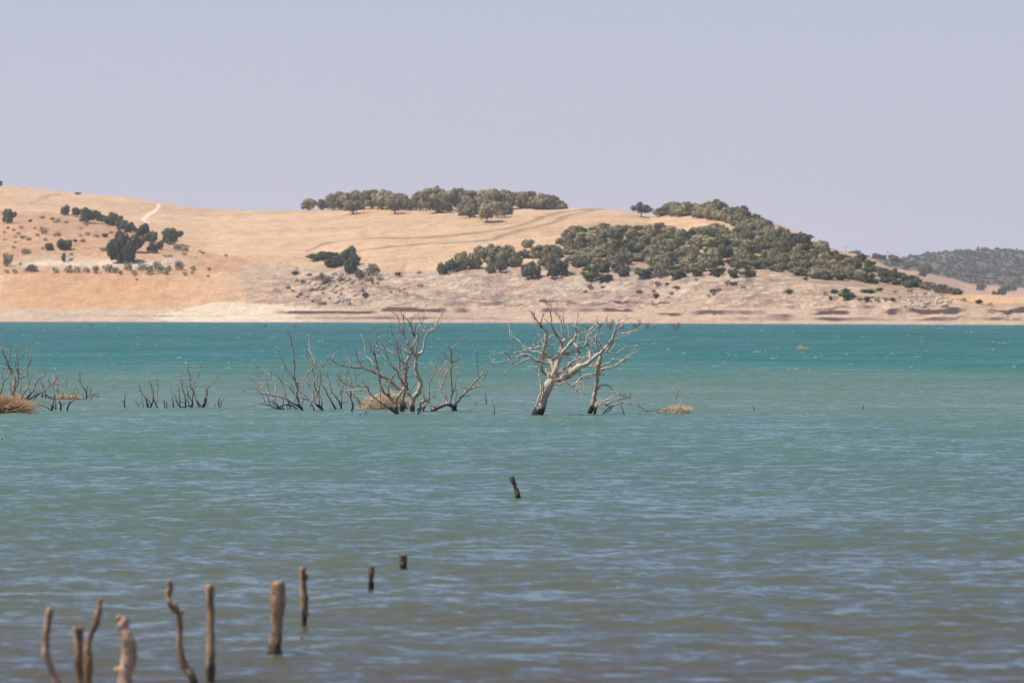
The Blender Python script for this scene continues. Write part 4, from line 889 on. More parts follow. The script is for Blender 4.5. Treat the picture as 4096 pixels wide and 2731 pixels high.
shoot(1629, [([(752,1126),(800,990),(795,850),(760,690),(715,600)], [6,5,4,3,1.6]), ([(905,1136),(840,1040),(805,940)], [4.6,3.4])], 'dark shoots joined in a peak, right half of the first clump', 94)
shoot(1630, [([(850,1130),(880,900),(885,700),(860,500)], [2,2,2.6,2])], 'tall very thin straight twig with a knot, right of the first clump', 95, W_TAN)
shoot(1631, [([(1030,1140),(1010,990),(975,950)], [3.2,1.4]), ([(1062,1136),(1060,1060),(1045,1000)], [3.6,2.4])], 'pair of very short stubs between the two clumps of bare shoots', 96)
shoot(1631, [([(1200,1136),(1180,980),(1155,830),(1130,720)], [4,3.2,1.6])], 'single straight knotty shoot left of the second clump', 97)
shoot(1630, [([(1442,1130),(1350,1122),(1280,1050),(1240,930),(1210,840)], [5,4,3,1.6]), ([(1325,1122),(1310,930),(1295,750),(1295,670)], [4.6,4,2]), ([(1432,1120),(1425,920),(1380,780),(1345,600)], [5.6,4.6,2.8]), ([(1333,600),(1345,430),(1380,340)], [3.4,1.6]), ([(1290,690),(1330,580)], [1.6,1.4])], 'tall upright shoots curving out of one low arc, left of the second clump', 98)
shoot(1629, [([(1555,1122),(1575,900),(1580,770),(1540,740),(1510,600),(1515,540),(1485,400)], [7,6,5,4.6,4,3,2.2]), ([(1510,600),(1555,550),(1545,480),(1580,380),(1625,260)], [4.6,3.4,1.8]), ([(1475,360),(1500,190)], [4,1.2]), ([(1485,400),(1475,360)], [2.4,3]),
 ([(1550,1000),(1480,870),(1465,820),(1560,720),(1670,530),(1720,380),(1780,230)], [4,4,4,3.6,2]), ([(1515,1100),(1470,930),(1460,760),(1420,700)], [4.6,3.4,1.6]), ([(1590,750),(1680,670),(1760,590)], [2.8,1.5]), ([(1545,1110),(1450,1090)], [4,2.4]), ([(1700,1126),(1640,960),(1595,800),(1590,770)], [4.6,3])],
 'tallest bare shrub of the row with crossing pale stems', 99, W_TAN)
shoot(1629, [([(1775,1126),(1820,1000),(1850,850),(1870,740),(1960,680),(2040,570),(2060,470)], [9,8,5,3.4,1.6]), ([(1752,1126),(1700,1060),(1640,950)], [4.8,3]), ([(1800,1000),(1825,850),(1800,670)], [4.4,1.6]), ([(1810,1100),(1880,1040)], [3,1.6]), ([(1780,990),(1750,940)], [2.4,1.5])],
 'thick footed bare shrub with one arm bending up right, end of the second clump', 100, W_TAN)
shoot(1631, [([(2088,1132),(2085,970),(2150,840)], [3.6,1.8]), ([(2110,1132),(2125,1060),(2190,920)], [3.6,1.8])], 'pair of small shoots in a V, far right of the row of bare shoots', 101)
shoot(1628, [([(2005,1115),(2030,1025)], [2,1.6])], 'single tiny twig just left of the small V shaped pair', 102)

# ------------------------------------------------------------------ brush and straw heaps
def heap(name, cx, by, wpx, hpx, label, cols, n_, droop=.6, seed=1, wild=.25, solid=True, cat='straw heap', thick=1.0, dpt=.6, peak=0.0):
    rs = random.Random(seed)
    Y0 = water_depth(by); mpp = Y0/F
    org = np.array([(cx-2048)*mpp, Y0+wpx*mpp*.5*dpt*.5, 0.0])
    A, B, H = wpx*mpp*.5, wpx*mpp*.5*dpt, hpx*mpp
    root = empty(name, tuple(org)); tag(root, label, cat)
    if solid:
        vs = []; fs = []; nu, nv = 30, 10
        for j in range(nv+1):
            t = j/nv*math.pi/2
            for i in range(nu):
                a = 2*math.pi*i/nu; r = math.cos(t)*(1+.10*rs.uniform(-1, 1))
                ck = .92-.55*min(1, wild); vs.append((A*ck*r*math.cos(a)**1, B*ck*r*math.sin(a), H*(ck-.06)*math.sin(t)**.75*(1+.12*rs.uniform(-1, 1))*(1+peak*math.cos(a)*math.cos(t))-.03))
        for j in range(nv):
            for i in range(nu):
                fs.append((j*nu+i, j*nu+(i+1) % nu, (j+1)*nu+(i+1) % nu, (j+1)*nu+i))
        mesh_obj('core', vs, fs, cols[1], root)
    tb = Tubes(); tc = Tubes()
    for k in range(n_):
        a = rs.uniform(0, 2*math.pi); e = math.asin(rs.random()**.8)
        rr = 1 if solid else rs.random()**.4
        p = np.array([A*math.cos(e)*math.cos(a)*rr, B*math.cos(e)*math.sin(a)*rr, H*.9*math.sin(e)**.8*rr*(1+peak*math.cos(a))])
        nrm = np.array([math.cos(e)*math.cos(a), math.cos(e)*math.sin(a), math.sin(e)+.1])
        tan = np.array([rs.uniform(-1, 1)+.4, rs.uniform(-1, 1), rs.uniform(-droop, .3)]); tan /= np.linalg.norm(tan)
        L = rs.uniform(.08, .26)*thick*H/.35
        lift = wild*rs.random()**2*3
        p1 = p+tan*L*.5+nrm*(.02+lift*L*.5); p2 = p+tan*L+nrm*lift*L*.7-np.array([0, 0, L*droop*.3])
        r = rs.uniform(.45, .9)*mpp*thick
        (tb if rs.random() < .6 else tc).add([p, p1, p2], [r, r*.9, r*.4], 3, 0, False, rs)
    tb.build('straw', cols[0], root); tc.build('straw', cols[2], root)
    return root
def flat_mat(name, a, b, sc=14):
    m, nt = new_mat(name); n = N(nt); geo = n.node('ShaderNodeNewGeometry')
    t = n.noise(geo.outputs['Position'], sc, 4, .6)
    p = n.node('ShaderNodeBsdfPrincipled'); n.link(n.ramp(t.outputs[0], [(.35, a), (.65, b)]), p.inputs['Base Color']); p.inputs['Roughness'].default_value = .9
    p.inputs['Specular IOR Level'].default_value = .15
    n.out(p.outputs[0]); return m
SW1 = flat_mat('straw', (.60, .47, .31), (.80, .67, .48)); SW2 = flat_mat('dark_straw', (.14, .10, .065), (.33, .25, .165)); SW3 = flat_mat('brown_straw', (.40, .29, .18), (.56, .43, .29))  # the dark straw colours the solid heap core, the paler ones the strands
OR1 = flat_mat('orange_brush', (.50, .31, .17), (.66, .45, .27)); OR2 = flat_mat('dark_brush', (.10, .06, .035), (.26, .155, .085)); OR3 = flat_mat('red_brush', (.32, .18, .09), (.46, .28, .15))
heap('straw_heap', 1532, 1637, 158, 58, 'large rounded heap of pale straw caught behind the forked tree of the middle cluster', (SW1, SW2, SW3), 3000, .7, 5, .28, peak=.12)
heap('straw_heap', 2708, 1654, 122, 25, 'small flat straw heap with bare boughs, alone right of the big trees', (SW3, SW2, SW1), 620, .35, 6, .62)
dead_tree('dead_branch', 1653, [('E', [(380,530),(450,490),(530,480),(580,440),(610,390),(650,350),(665,325)], [6,6,5,4,3,1.5]), ('E', [(520,470),(535,380),(560,290),(625,215)], [3.6,3,1.4]), ('E', [(570,455),(655,470),(705,375)], [2.6,1.4]), ('E', [(360,530),(365,510)], [4,3]), ('E', [(530,480),(600,500),(690,545)], [3,2])],
 'dark bough lying across the small flat straw heap, twigs pointing up', 'dead branch', W_TAN, seed=111, twig=.5, trunk=1)
heap('brush_heap', 12, 1652, 170, 46, 'big heap of orange brown brush at the left edge of the photo', (OR1, OR2, OR3), 1700, .3, 8, .60, True, 'brush heap', 1.35)
heap('brush_heap', 272, 1598, 88, 10, 'small flat heap of orange brush behind the bare shrubs', (OR1, OR2, OR3), 260, .2, 9, .8, True, 'brush heap', 2.0)
heap('floating_brush', 3210, 1398, 52, 11, 'orange brown clump of brush drifting alone on the far water', (OR1, OR3, OR1), 240, .2, 10, .5, True, 'brush', .7, .5, -.5)
# fine hanging tangle in the bowed tree
rs = random.Random(4); tb = Tubes(); Yc = water_depth(1645)
tw = empty('hanging_twigs', world_at(1745, 1490, Yc-.05)); tag(tw, 'cloud of hair fine pale twigs hanging in the branches of the bowed trunk', 'twigs')
for k in range(120):
    cxx = rs.gauss(1750, 26) if k < 85 else rs.gauss(1828, 12); cyy = rs.gauss(1485, 20)
    d0 = Yc+rs.uniform(-.25, .2); a = rs.uniform(-2.9, .2); P = []
    x, y = cxx, cyy
    for i in range(5):
        P.append(np.array(world_at(x, y, d0+i*rs.uniform(-.02, .02)))); x += math.cos(a)*rs.uniform(3, 9); y += math.sin(a)*rs.uniform(2, 8); a += rs.uniform(-.7, .7)
    P, R_ = smooth_line(P, [.0028]*5, .05); tb.add([p-np.array(tw.location) for p in P], R_, 3, 0, False, rs)
tb.build('twig', W_PALE, tw)

# ------------------------------------------------------------------ old posts near the bank
GP = 'old wooden posts in the near shallows'
def post(pts, ws, by, label, mat, seed=1, knobs=(), cr='Q', flat=False, name='wooden_post'):
    rs = random.Random(seed); ox, oy, s_ = CROPS[cr]
    Y0 = water_depth(by); mpp = Y0/F
    full = [(ox+x/s_, oy+y/s_) for x, y in pts]
    full = [(full[0][0], full[0][1]+60)]+full
    P = [np.array(world_at(x, y, Y0+rs.uniform(-.02, .02))) for x, y in full]
    W = interp_w(ws, len(pts)); W = [W[0]]+W
    P, W = smooth_line(P, W, .010)
    R_ = [w_*mpp*.5 for w_ in W]
    R_ = [r*(1+.07*math.sin(i*.35+seed)+.07*rs.uniform(-1, 1)) for i, r in enumerate(R_)]
    for i in range(len(P)): P[i] = P[i]+np.array([rs.uniform(-1, 1), rs.uniform(-1, 1), 0])*R_[i]*.05
    org = np.array([P[0][0], Y0, 0])
    root = empty(name, tuple(org)); tag(root, label, 'post', GP)
    tb = Tubes(); P = [p-org for p in P]
    if not flat: P.append(P[-1]+(P[-1]-P[-2])*.35); R_.append(R_[-1]*.55)
    tb.add(P, R_, 18, .24, rs=rs); sh = tb.build('shaft', mat, root)
    for (kx, ky, kw) in knobs:
        fx_, fy_ = ox+kx/s_, oy+ky/s_; c = np.array(world_at(fx_, fy_, Y0))-org; r = kw/s_*mpp*.5
        q = Tubes(); q.add([c+np.array([-r*.9, 0, -r*.2]), c+np.array([-r*.35, -r*.2, 0]), c+np.array([r*.35, 0, r*.1]), c+np.array([r*.9, 0, r*.3])], [r*.45, r*.95, r*.9, r*.35], 9, .3, rs=rs); q.build('knot', mat, sh)
    return root
post([(430,1010),(380,880),(335,760),(330,650),(345,540),(365,420)], [30,30,27,28,30,24], 2860, 'pale wavy driftwood post, leftmost in the near row', W_POSTP, 1)
post([(580,1080),(572,760),(565,552)], [38,36,34], 2860, 'straight brown post, second from the left in the near row', W_POST, 2, flat=True)
post([(640,1060),(635,800),(640,660),(690,540),(715,440),(725,350)], [30,30,28,25,22,20], 2850, 'slim brown post leaning right at the top, third from the left in the near row', W_POST, 3)
post([(905,1120),(905,900),(935,790),(925,660),(895,560),(890,490)], [56,58,60,52,46,44], 2870, 'thickest curved post with a pale belly, fourth from the left', W_POSTP, 4, ((848,860,40), (862,492,44)))
post([(1405,968),(1380,890),(1325,820),(1300,690),(1298,470),(1255,410),(1215,345),(1230,280),(1225,218)], [34,32,28,24,24,30,22,22,18], 2738, 'twisted dark post with knotted bends, fifth from the left', W_POST, 5, ((1310,440,40), (1205,335,34)))
post([(1525,930),(1525,700),(1525,480),(1518,245)], [30,32,32,30], 2714, 'straight rough barked post, sixth from the left in the near row', W_POST, 6, flat=True)
post([(1980,750),(2000,600),(2010,400),(2008,228)], [54,50,50,56], 2614, 'thickest upright post with a flat sawn top, seventh from the left', W_POST, 7, flat=True)
post([(2200,545),(2205,420),(2195,280),(2192,125)], [26,28,24,28], 2501, 'knobbly post with swollen knots, eighth from the left', W_POST, 8, ((2212,190,46), (2212,455,46)))
post([(370,1375),(372,1260),(375,1150)], [23,22,22], 2347, 'short dark post stub, second farthest in the row of posts', W_POSTD, 9, ((392,1165,26),), cr='R')
post([(732,1165),(728,1090),(725,1020)], [28,27,27], 2271, 'shortest flat topped dark stump, farthest in the row of posts', W_POSTD, 10, cr='R', flat=True)
post([(1997,390),(1975,290),(1950,220),(1922,155)], [18,18,18,15], 1991, 'single dark leaning stake alone in mid lake below the largest tree', W_POSTD, 11, cr='R')
# ------------------------------------------------------------------ holm oaks and bushes on the hills
def leaf_mat(name, a, b, c, var=.25):
    m, nt = new_mat(name); n = N(nt)
    tc = n.node('ShaderNodeTexCoord'); oi = n.node('ShaderNodeObjectInfo')
    t = n.noise(tc.outputs['Object'], 1.3, 3, .6); t2 = n.noise(tc.outputs['Object'], 6, 2, .6)
    f = n.math('ADD', n.math('MULTIPLY', t.outputs[0], .6), n.math('MULTIPLY', t2.outputs[0], .4))
    cc = n.ramp(f, [(.36, a), (.5, b), (.64, c)])
    v = n.mrange(oi.outputs['Random'], 0, 1, 1-var, 1+var)
    cc = n.mix(1.0, cc, v, 'MULTIPLY')
    dd = n.node('ShaderNodeBsdfDiffuse'); n.link(cc, dd.inputs[0])
    tr = n.node('ShaderNodeBsdfTranslucent'); n.link(cc, tr.inputs[0])
    mx = n.node('ShaderNodeMixShader'); mx.inputs[0].default_value = .12
    n.link(dd.outputs[0], mx.inputs[1]); n.link(tr.outputs[0], mx.inputs[2]); n.out(mx.outputs[0]); return m
L_OAK = leaf_mat('oak_leaves', (.16, .140, .068), (.27, .235, .125), (.40, .345, .20), .30)
L_DARK = leaf_mat('dark_leaves', (.08, .082, .038), (.14, .137, .066), (.21, .195, .10))
L_GREEN = leaf_mat('green_leaves', (.055, .072, .024), (.10, .118, .042), (.145, .16, .066))
L_GREY = leaf_mat('grey_purple_leaves', (.11, .095, .07), (.155, .135, .10), (.20, .175, .135), .15)
L_SAGE = leaf_mat('sage_leaves', (.33, .29, .165), (.45, .395, .24), (.55, .48, .32))
L_BRUSH = leaf_mat('dry_brush_leaves', (.17, .125, .09), (.27, .205, .15), (.36, .29, .215))
L_FAR = leaf_mat('far_leaves', (.075, .082, .045), (.125, .128, .075), (.18, .18, .11))
BARK = flat_mat('oak_bark', (.07, .055, .045), (.15, .12, .095), 3)

def crown_mesh(name, seed, elo=-.35, rx=1.0, rz=.8, nl=16, per=120, leaf=.062, low=-.55, mat=None, core=True, sq=.75):
    """unit crown: many small leaf faces on overlapping boughs round a dark heart"""
    r_ = np.random.default_rng(seed); vs = []; fs = []
    cs = []
    for i in range(nl):
        a = i*2.4+r_.uniform(-.5, .5); e = r_.uniform(elo, 1.25); q = r_.uniform(.45, .80)
        ce = max(np.cos(e), .9 if e < 0 else 0); cs.append((rx*q*np.cos(a)*ce, rx*q*np.sin(a)*ce, rz*(.75*np.sin(e)*q-.02), r_.uniform(.17, .34)))
    cs.append((0, 0, .05, .5)); cs.append((.15, .1, -.15, .5))
    cs = np.array(cs)
    for (cx, cy_, cz, cr) in cs:
        m_ = int(per*cr/.36)
        d = r_.normal(size=(m_, 3)); d /= np.linalg.norm(d, axis=1)[:, None]
        rad = cr*(r_.uniform(.72, 1.12, m_))
        p = np.array([cx, cy_, cz])+d*rad[:, None]*np.array([1, 1, sq])
        keep = p[:, 2] > low+.12*r_.random(m_)
        p = p[keep]; d = d[keep]
        nn = d+r_.normal(size=d.shape)*.24; nn /= np.linalg.norm(nn, axis=1)[:, None]
        u = np.cross(nn, r_.normal(size=nn.shape)); u /= np.linalg.norm(u, axis=1)[:, None]; v = np.cross(nn, u)
        s_ = leaf*r_.uniform(.6, 1.5, len(p))[:, None]
        b = len(vs)
        quad = np.stack([p-u*s_-v*s_*.6, p+u*s_*.8-v*s_*.8, p+u*s_+v*s_*.7, p-u*s_*.7+v*s_], 1).reshape(-1, 3)
        k0 = sum(len(x_) for x_ in vs)
        vs.append(quad); fs.append(np.arange(len(p)*4).reshape(-1, 4)+k0)
    if core:
        for (cx, cy_, cz, cr) in cs:
            k0 = sum(len(x_) for x_ in vs); pts = []; q = 6
            for j in range(4):
                t = math.pi*(j+.5)/4
                for i in range(q): pts.append((cx+cr*.66*math.sin(t)*math.cos(i*2*math.pi/q+j), cy_+cr*.66*math.sin(t)*math.sin(i*2*math.pi/q+j), max(low+.05, cz+cr*.6*sq*math.cos(t))))
            vs.append(np.array(pts)); ff = []
            for j in range(3):
                for i in range(q): ff.append((k0+j*q+i, k0+j*q+(i+1) % q, k0+(j+1)*q+(i+1) % q, k0+(j+1)*q+i))
            ff.append((k0, k0+1, k0+2, k0+3)); fs.append(np.array(ff))
    me_o = mesh_obj(name, np.concatenate(vs), np.concatenate(fs), mat, smooth=False)
    me = me_o.data; bpy.data.objects.remove(me_o); return me

def trunk_mesh(seed, h=.6):
    rs = random.Random(seed); tb = Tubes()
    P = [np.array([0, 0, -.15]), np.array([rs.uniform(-.03, .03), 0, h*.35]), np.array([rs.uniform(-.1, .1), rs.uniform(-.05, .05), h*.7])]
    tb.add(P, [.085, .06, .05], 7, .2, rs=rs)
    for k in range(5):
        a = k*1.26+rs.random(); e = P[1]+np.array([math.cos(a)*.5, math.sin(a)*.5, h*.65+rs.random()*.25])
        tb.add([P[1]+np.array([0, 0, rs.uniform(0, h*.3)]), (P[1]+e)/2+np.array([0, 0, .08]), e], [.04, .03, .015], 5, .2, rs=rs)
    o = tb.build('trunk', BARK); me = o.data; bpy.data.objects.remove(o); return me
OAK = [crown_mesh('oak_crown', 100+i, elo=-.6, nl=19+i % 4*3, mat=L_OAK, leaf=.060, low=(-.52 if i % 2 else -.42)) for i in range(6)]
TRK = [trunk_mesh(20+i) for i in range(3)]
DOAK = [crown_mesh('oak_crown', 200+i, elo=-1.0, nl=24, mat=L_DARK, low=-.6, leaf=.058) for i in range(4)]
GOAK = [crown_mesh('shrub_crown', 230+i, nl=14, mat=L_GREEN, low=-.5, rz=.7) for i in range(2)]
GREY = [crown_mesh('oak_crown', 250, nl=16, mat=L_GREY, low=-.3, leaf=.05, per=80)]
SAGE = [crown_mesh('foliage', 300+i, nl=9, per=26, mat=L_SAGE, low=-.35, leaf=.085, core=False) for i in range(4)]
DRYB = [crown_mesh('foliage', 320+i, nl=8, per=34, mat=L_BRUSH, low=-.35, leaf=.085, core=False) for i in range(3)]
DKB = [crown_mesh('foliage', 340+i, nl=9, per=80, mat=L_DARK, low=-.45, leaf=.085) for i in range(3)]

DIMS = {}
def put_tree(px, py, wpx, hpx, label, group=None, crowns=OAK, name='holm_oak', cat='oak tree', trunk=True, lift=.30, rs=random, at=None, sink=0.0):
    g_ = at or ground_at(px, py)
    g_ = Vector((g_.x, g_.y, g_.z-sink))
    mpp = g_.y/F; Wm = wpx*mpp; Hm = hpx*mpp
    root = empty(name, g_); tag(root, label, cat, group); root.rotation_euler.z = rs.uniform(0, 6.28)
    cm = crowns[rs.randrange(len(crowns))]
    c = bpy.data.objects.new('crown' if trunk else 'foliage', cm); COL.objects.link(c); c.parent = root
    if cm.name not in DIMS:
        a_ = np.empty(len(cm.vertices)*3, dtype=np.float32); cm.vertices.foreach_get('co', a_); a_ = a_.reshape(-1, 3)
        DIMS[cm.name] = (np.percentile(a_[:, 2], .5), np.percentile(a_[:, 2], 99.5), (np.percentile(a_[:, 0], 99.5)-np.percentile(a_[:, 0], .5))/2)
    zlo, zhi, hw = map(float, DIMS[cm.name])
    base = Hm*lift*.62*(1 if trunk else 0)
    kz = (Hm-base)/(zhi-zlo); c.scale = (Wm/2/hw, Wm/2/hw*rs.uniform(.85, 1.1), kz); c.location = (0, 0, base-zlo*kz)
    if trunk:
        t = bpy.data.objects.new('trunk', TRK[rs.randrange(3)]); COL.objects.link(t); t.parent = root
        k = Wm*.55; t.scale = (k, k, Hm*.85)
    return root

R_ = random.Random(99)
ORD = ['first', 'second', 'third', 'fourth', 'fifth', 'sixth', 'seventh', 'eighth', 'ninth', 'tenth', 'eleventh', 'twelfth', 'thirteenth', 'fourteenth', 'fifteenth', 'sixteenth', 'seventeenth']
GR = 'oaks along the golden ridge'
back_row = [(1238, 842, 58, 46), (1289, 842, 42, 42), (1334, 841, 62, 64), (1370, 840, 82, 70), (1415, 838, 95, 74), (1490, 836, 88, 74), (1530, 838, 85, 76), (1560, 838, 72, 66), (1605, 842, 70, 66), (1640, 842, 50, 44),
            (1683, 843, 72, 76), (1735, 842, 100, 90), (1790, 842, 82, 78), (1840, 838, 78, 84), (1890, 842, 104, 76), (1955, 842, 104, 84), (2020, 838, 98, 76)]
for i, (x, y, w_, h_) in enumerate(back_row):
    put_tree(x, y, w_*1.08, h_, f'grey green oak on the skyline of the golden ridge, {ORD[i]} from left', GR, rs=R_, lift=.18)
for i, (x, y, w_, h_) in enumerate([(2083, 835, 84, 64), (2125, 834, 84, 66), (2165, 838, 88, 62), (2200, 838, 76, 54), (2240, 838, 58, 34)]):
    put_tree(x, y, w_*1.08, h_, f'oak on the skyline in the ridge grove, {ORD[4-i]} from its right end', GR, rs=R_, lift=.10)
for (x, y, w_, h_, lb, lf) in [(1412, 857, 76, 56, 'small oak with a short trunk standing in front of the left ridge row', .30), (1580, 856, 76, 66, 'oak with forked trunk and open crown before the left ridge row', .34),
        (1755, 852, 104, 74, 'broad rounded oak bulging forward in the middle of the ridge grove', .12), (1878, 872, 88, 70, 'round oak low on the slope below the ridge grove, dark shadow under it', .14),
        (1948, 893, 72, 76, 'lowest oak of the ridge grove with a bare leaning trunk', .34), (1990, 872, 76, 66, 'oak just right of the leaning one below the ridge grove', .2), (2018, 868, 58, 58, 'slim oak at the right end of the front trees of the ridge grove', .2)]:
    put_tree(x, y, w_*1.06, h_, lb, GR, rs=R_, lift=lf)
put_tree(2566, 868, 80, 58, 'lone dark umbrella shaped oak with a bare trunk on the bald crest', None, GREY, rs=R_, lift=.42)

GK = 'dark trees on the red knoll'
for (x, y, w_, h_, lb, lf) in [(33, 893, 58, 56, 'round dark tree at the left edge, alone on the red knoll', .08), (262, 861, 46, 40, 'small dark tree at the upper left start of the knoll row', .08), (306, 868, 42, 36, 'thin crowned tree second in the knoll row', .2),
        (350, 892, 74, 60, 'big dark tree throwing a black shadow near the top of the knoll row', .14), (388, 886, 42, 38, 'small tree tucked right of the shadowed knoll tree', .1), (418, 891, 40, 28, 'lowest bush like tree midway along the knoll row', .05),
        (455, 904, 72, 50, 'wide dark tree in the middle of the knoll row', .05), (488, 919, 54, 40, 'tree sloping down right of the wide middle knoll tree', .05), (524, 932, 54, 42, 'grey green tree behind the largest knoll tree', .05),
        (572, 952, 66, 56, 'tall domed tree up right of the largest knoll tree', .1), (490, 1050, 122, 122, 'largest tree of the knoll, hanging to the ground with a black shadow at its right', .02), (545, 1010, 60, 70, 'right shoulder tree leaning on the largest knoll tree', .25),
        (604, 970, 60, 42, 'low pale tree between the domed tree and the last knoll tree', .05), (683, 978, 84, 62, 'big rounded tree at the right end of the knoll row', .12), (610, 1013, 42, 46, 'small dark tree below the low pale one', .1), (640, 999, 32, 36, 'narrow dark tree left under the right end knoll tree', .1)]:
    put_tree(x, y, w_, h_, lb, GK, DOAK, 'evergreen_tree', 'tree', rs=R_, lift=lf)
for (x, y, w_, h_, lb, cr) in [(252, 1000, 60, 42, 'dark round bush in the middle of the red knoll', DKB), (198, 1004, 34, 30, 'small bush just left of the dark round bush on the knoll', DKB), (254, 1049, 17, 36, 'narrow upright dark bush at the foot of the knoll', DKB),
        (30, 1065, 42, 52, 'tall grey bush at the left edge above the pale rock strip', SAGE), (125, 1088, 58, 30, 'half dead bush with dark twigs on the pale rock strip', DRYB), (311, 779, 28, 9, 'tiny flat bush poking over the left skyline', DKB), (3, 737, 16, 22, 'tiny tree tip on the skyline at the very left edge', DKB),
        (172, 939, 42, 28, 'bushy sage clump high on the middle of the knoll', SAGE), (3472, 1172, 62, 14, 'long flat green bush on the right shore above the rocks', GOAK), (3391, 1197, 62, 24, 'green bush nearest the shore terrace at right', GOAK)]:
    put_tree(x, y, w_, h_, lb, None, cr, 'bush', 'bush', False, rs=R_)
GM = 'clump on the low rocky spur'
for (x, y, w_, h_, lb, cr) in [(1262, 1044, 70, 26, 'low green bush at the left tip of the rocky spur clump', GOAK), (1305, 1041, 80, 32, 'long low green bush, second in the rocky spur clump', GOAK), (1325, 1067, 64, 36, 'grey green bush in front of the rocky spur clump', DOAK), (1368, 1066, 74, 54, 'rounded tree in the middle of the rocky spur clump', DOAK),
        (1400, 1044, 62, 56, 'highest tree of the rocky spur clump', DOAK), (1403, 1092, 52, 64, 'tree hanging down the right side of the rocky spur', DOAK), (1424, 1062, 40, 42, 'small tree at the right edge of the rocky spur clump', DOAK)]:
    put_tree(x, y, w_, h_, lb, GM, cr, 'evergreen_tree', 'tree', rs=R_, lift=.05)

GL = 'trees of the low grove above the grey rocks'
lowg = [(1770, 1100, 48, 46), (1802, 1087, 58, 50), (1845, 1080, 72, 70), (1892, 1078, 68, 62), (1917, 1030, 42, 45), (1977, 1062, 98, 80), (2025, 1062, 84, 80), (2062, 1067, 62, 60), (1960, 1092, 46, 42), (2002, 1090, 46, 50), (2110, 994, 48, 34), (2104, 1030, 52, 32), (2155, 1032, 84, 50), (2210, 1037, 74, 54), (2125, 1112, 82, 62), (2195, 1077, 72, 62), (2236, 1104, 72, 60), (2210, 1114, 52, 46), (1940, 1048, 60, 52)]
for i, (x, y, w_, h_) in enumerate(lowg):
    nm = {0: 'thin dark tree at the left tip of the low grove above the grey rocks', 4: 'small tree standing up behind the left half of the low grove', 5: 'biggest rounded oak of the low grove above the grey rocks', 10: 'little oak highest on the grass at the top of the low grove',
          14: 'dark oak hanging lowest over the grey rocks', 16: 'dark tree at the right end of the low grove beside the big wood'}.get(i)
    if nm is None: nm = 'oak crowded in the left half of the low grove above the grey rocks' if x < 2080 else 'oak crowded in the right half of the low grove above the grey rocks'
    put_tree(x, y, w_, h_, nm, GL, OAK if i not in (0, 1, 14, 16, 17) else DOAK, rs=R_, lift=.08)

# the big wood on the right-hand hill: every tree its own
polyA = [(2240, 985), (2262, 950), (2320, 936), (2480, 926), (2660, 930), (2725, 965), (2800, 940), (2920, 930), (2960, 902), (3100, 930), (3200, 962), (3300, 1008), (3400, 1042), (3500, 1075), (3600, 1110), (3700, 1142), (3780, 1168), (3600, 1150), (3450, 1134), (3250, 1112), (3100, 1085), (2900, 1072), (2750, 1098), (2640, 1092), (2560, 1050), (2500, 1082), (2400, 1098), (2300, 1088), (2268, 1015)]
polyB = [(2640, 866), (2700, 852), (2800, 846), (2900, 852), (3000, 888), (3090, 925), (3000, 925), (2920, 904), (2830, 876), (2700, 868)]
pts = []
tries = 0
RW = random.Random(17)
while tries < 60000 and len(pts) < 238:
    tries += 1
    x = RW.uniform(2235, 3790); y = RW.uniform(840, 1175)
    A1 = np.array([x]); B1 = np.array([y])
    if not (in_poly(A1, B1, polyA)[0] or in_poly(A1, B1, polyB)[0]): continue
    if in_poly(A1, B1, [(2500, 1000), (2560, 985), (2620, 1060), (2520, 1080)])[0] and RW.random() < .8: continue
    sc_ = 1-.35*max(0, (x-3100)/700)
    if in_poly(A1, B1, polyB)[0]: sc_ *= .68
    if all(((x-a)/(40*sc_))**2+((y-b)/(20.5*sc_))**2 > 1 for a, b in pts): pts.append((x, y))
pts.sort(key=lambda p: p[1])
def wood_label(x, y, k):
    if k == 'g': 
        return 'low bright green shrub among the grey oaks in the left half of the big wood' if x < 2900 else 'low bright green shrub among the oaks on the right slope of the big wood'
    if k == 'p': return 'greyish purple half bare oak in the upper part of the big wood'
    top = np.interp(x, XS, RY)
    if x > 3450: return 'small dark oak on the descending right tip of the big wood'
    if y < top+32: return 'pale oak on the skyline of the big wood on the right hill'
    if x < 2560: return 'rounded oak in the left lobe of the big wood, right of the low grove'
    if x < 2900: return 'rounded oak in the middle of the big wood on the right hill'
    if x < 3200: return 'rounded oak right of the middle of the big wood on the hill'
    return 'rounded oak far down the right slope of the big wood'
GW = 'trees of the big wood on the right hill'
for (x, y) in pts:
    sc_ = 1-.38*max(0, (x-3000)/780)
    w_ = RW.uniform(44, 74+40*RW.random())*sc_; h_ = RW.uniform(30, 54)*sc_
    q = RW.random(); k = 'o'; cr = OAK
    if q < .16 and 2350 < x < 3500: k = 'g'; cr = GOAK; h_ *= .62; w_ *= 1.1
    elif q < .13 and 2850 < x < 3000 and y < 960: k = 'p'; cr = GREY
    elif x > 3450 and RW.random() < .75: cr = DOAK; h_ *= .9
    elif q < .30: cr = DOAK
    put_tree(x, y, w_, h_, wood_label(x, y, k), GW, cr, 'holm_oak' if k != 'g' else 'green_shrub', 'oak tree' if k != 'g' else 'shrub', rs=RW, lift=.06)

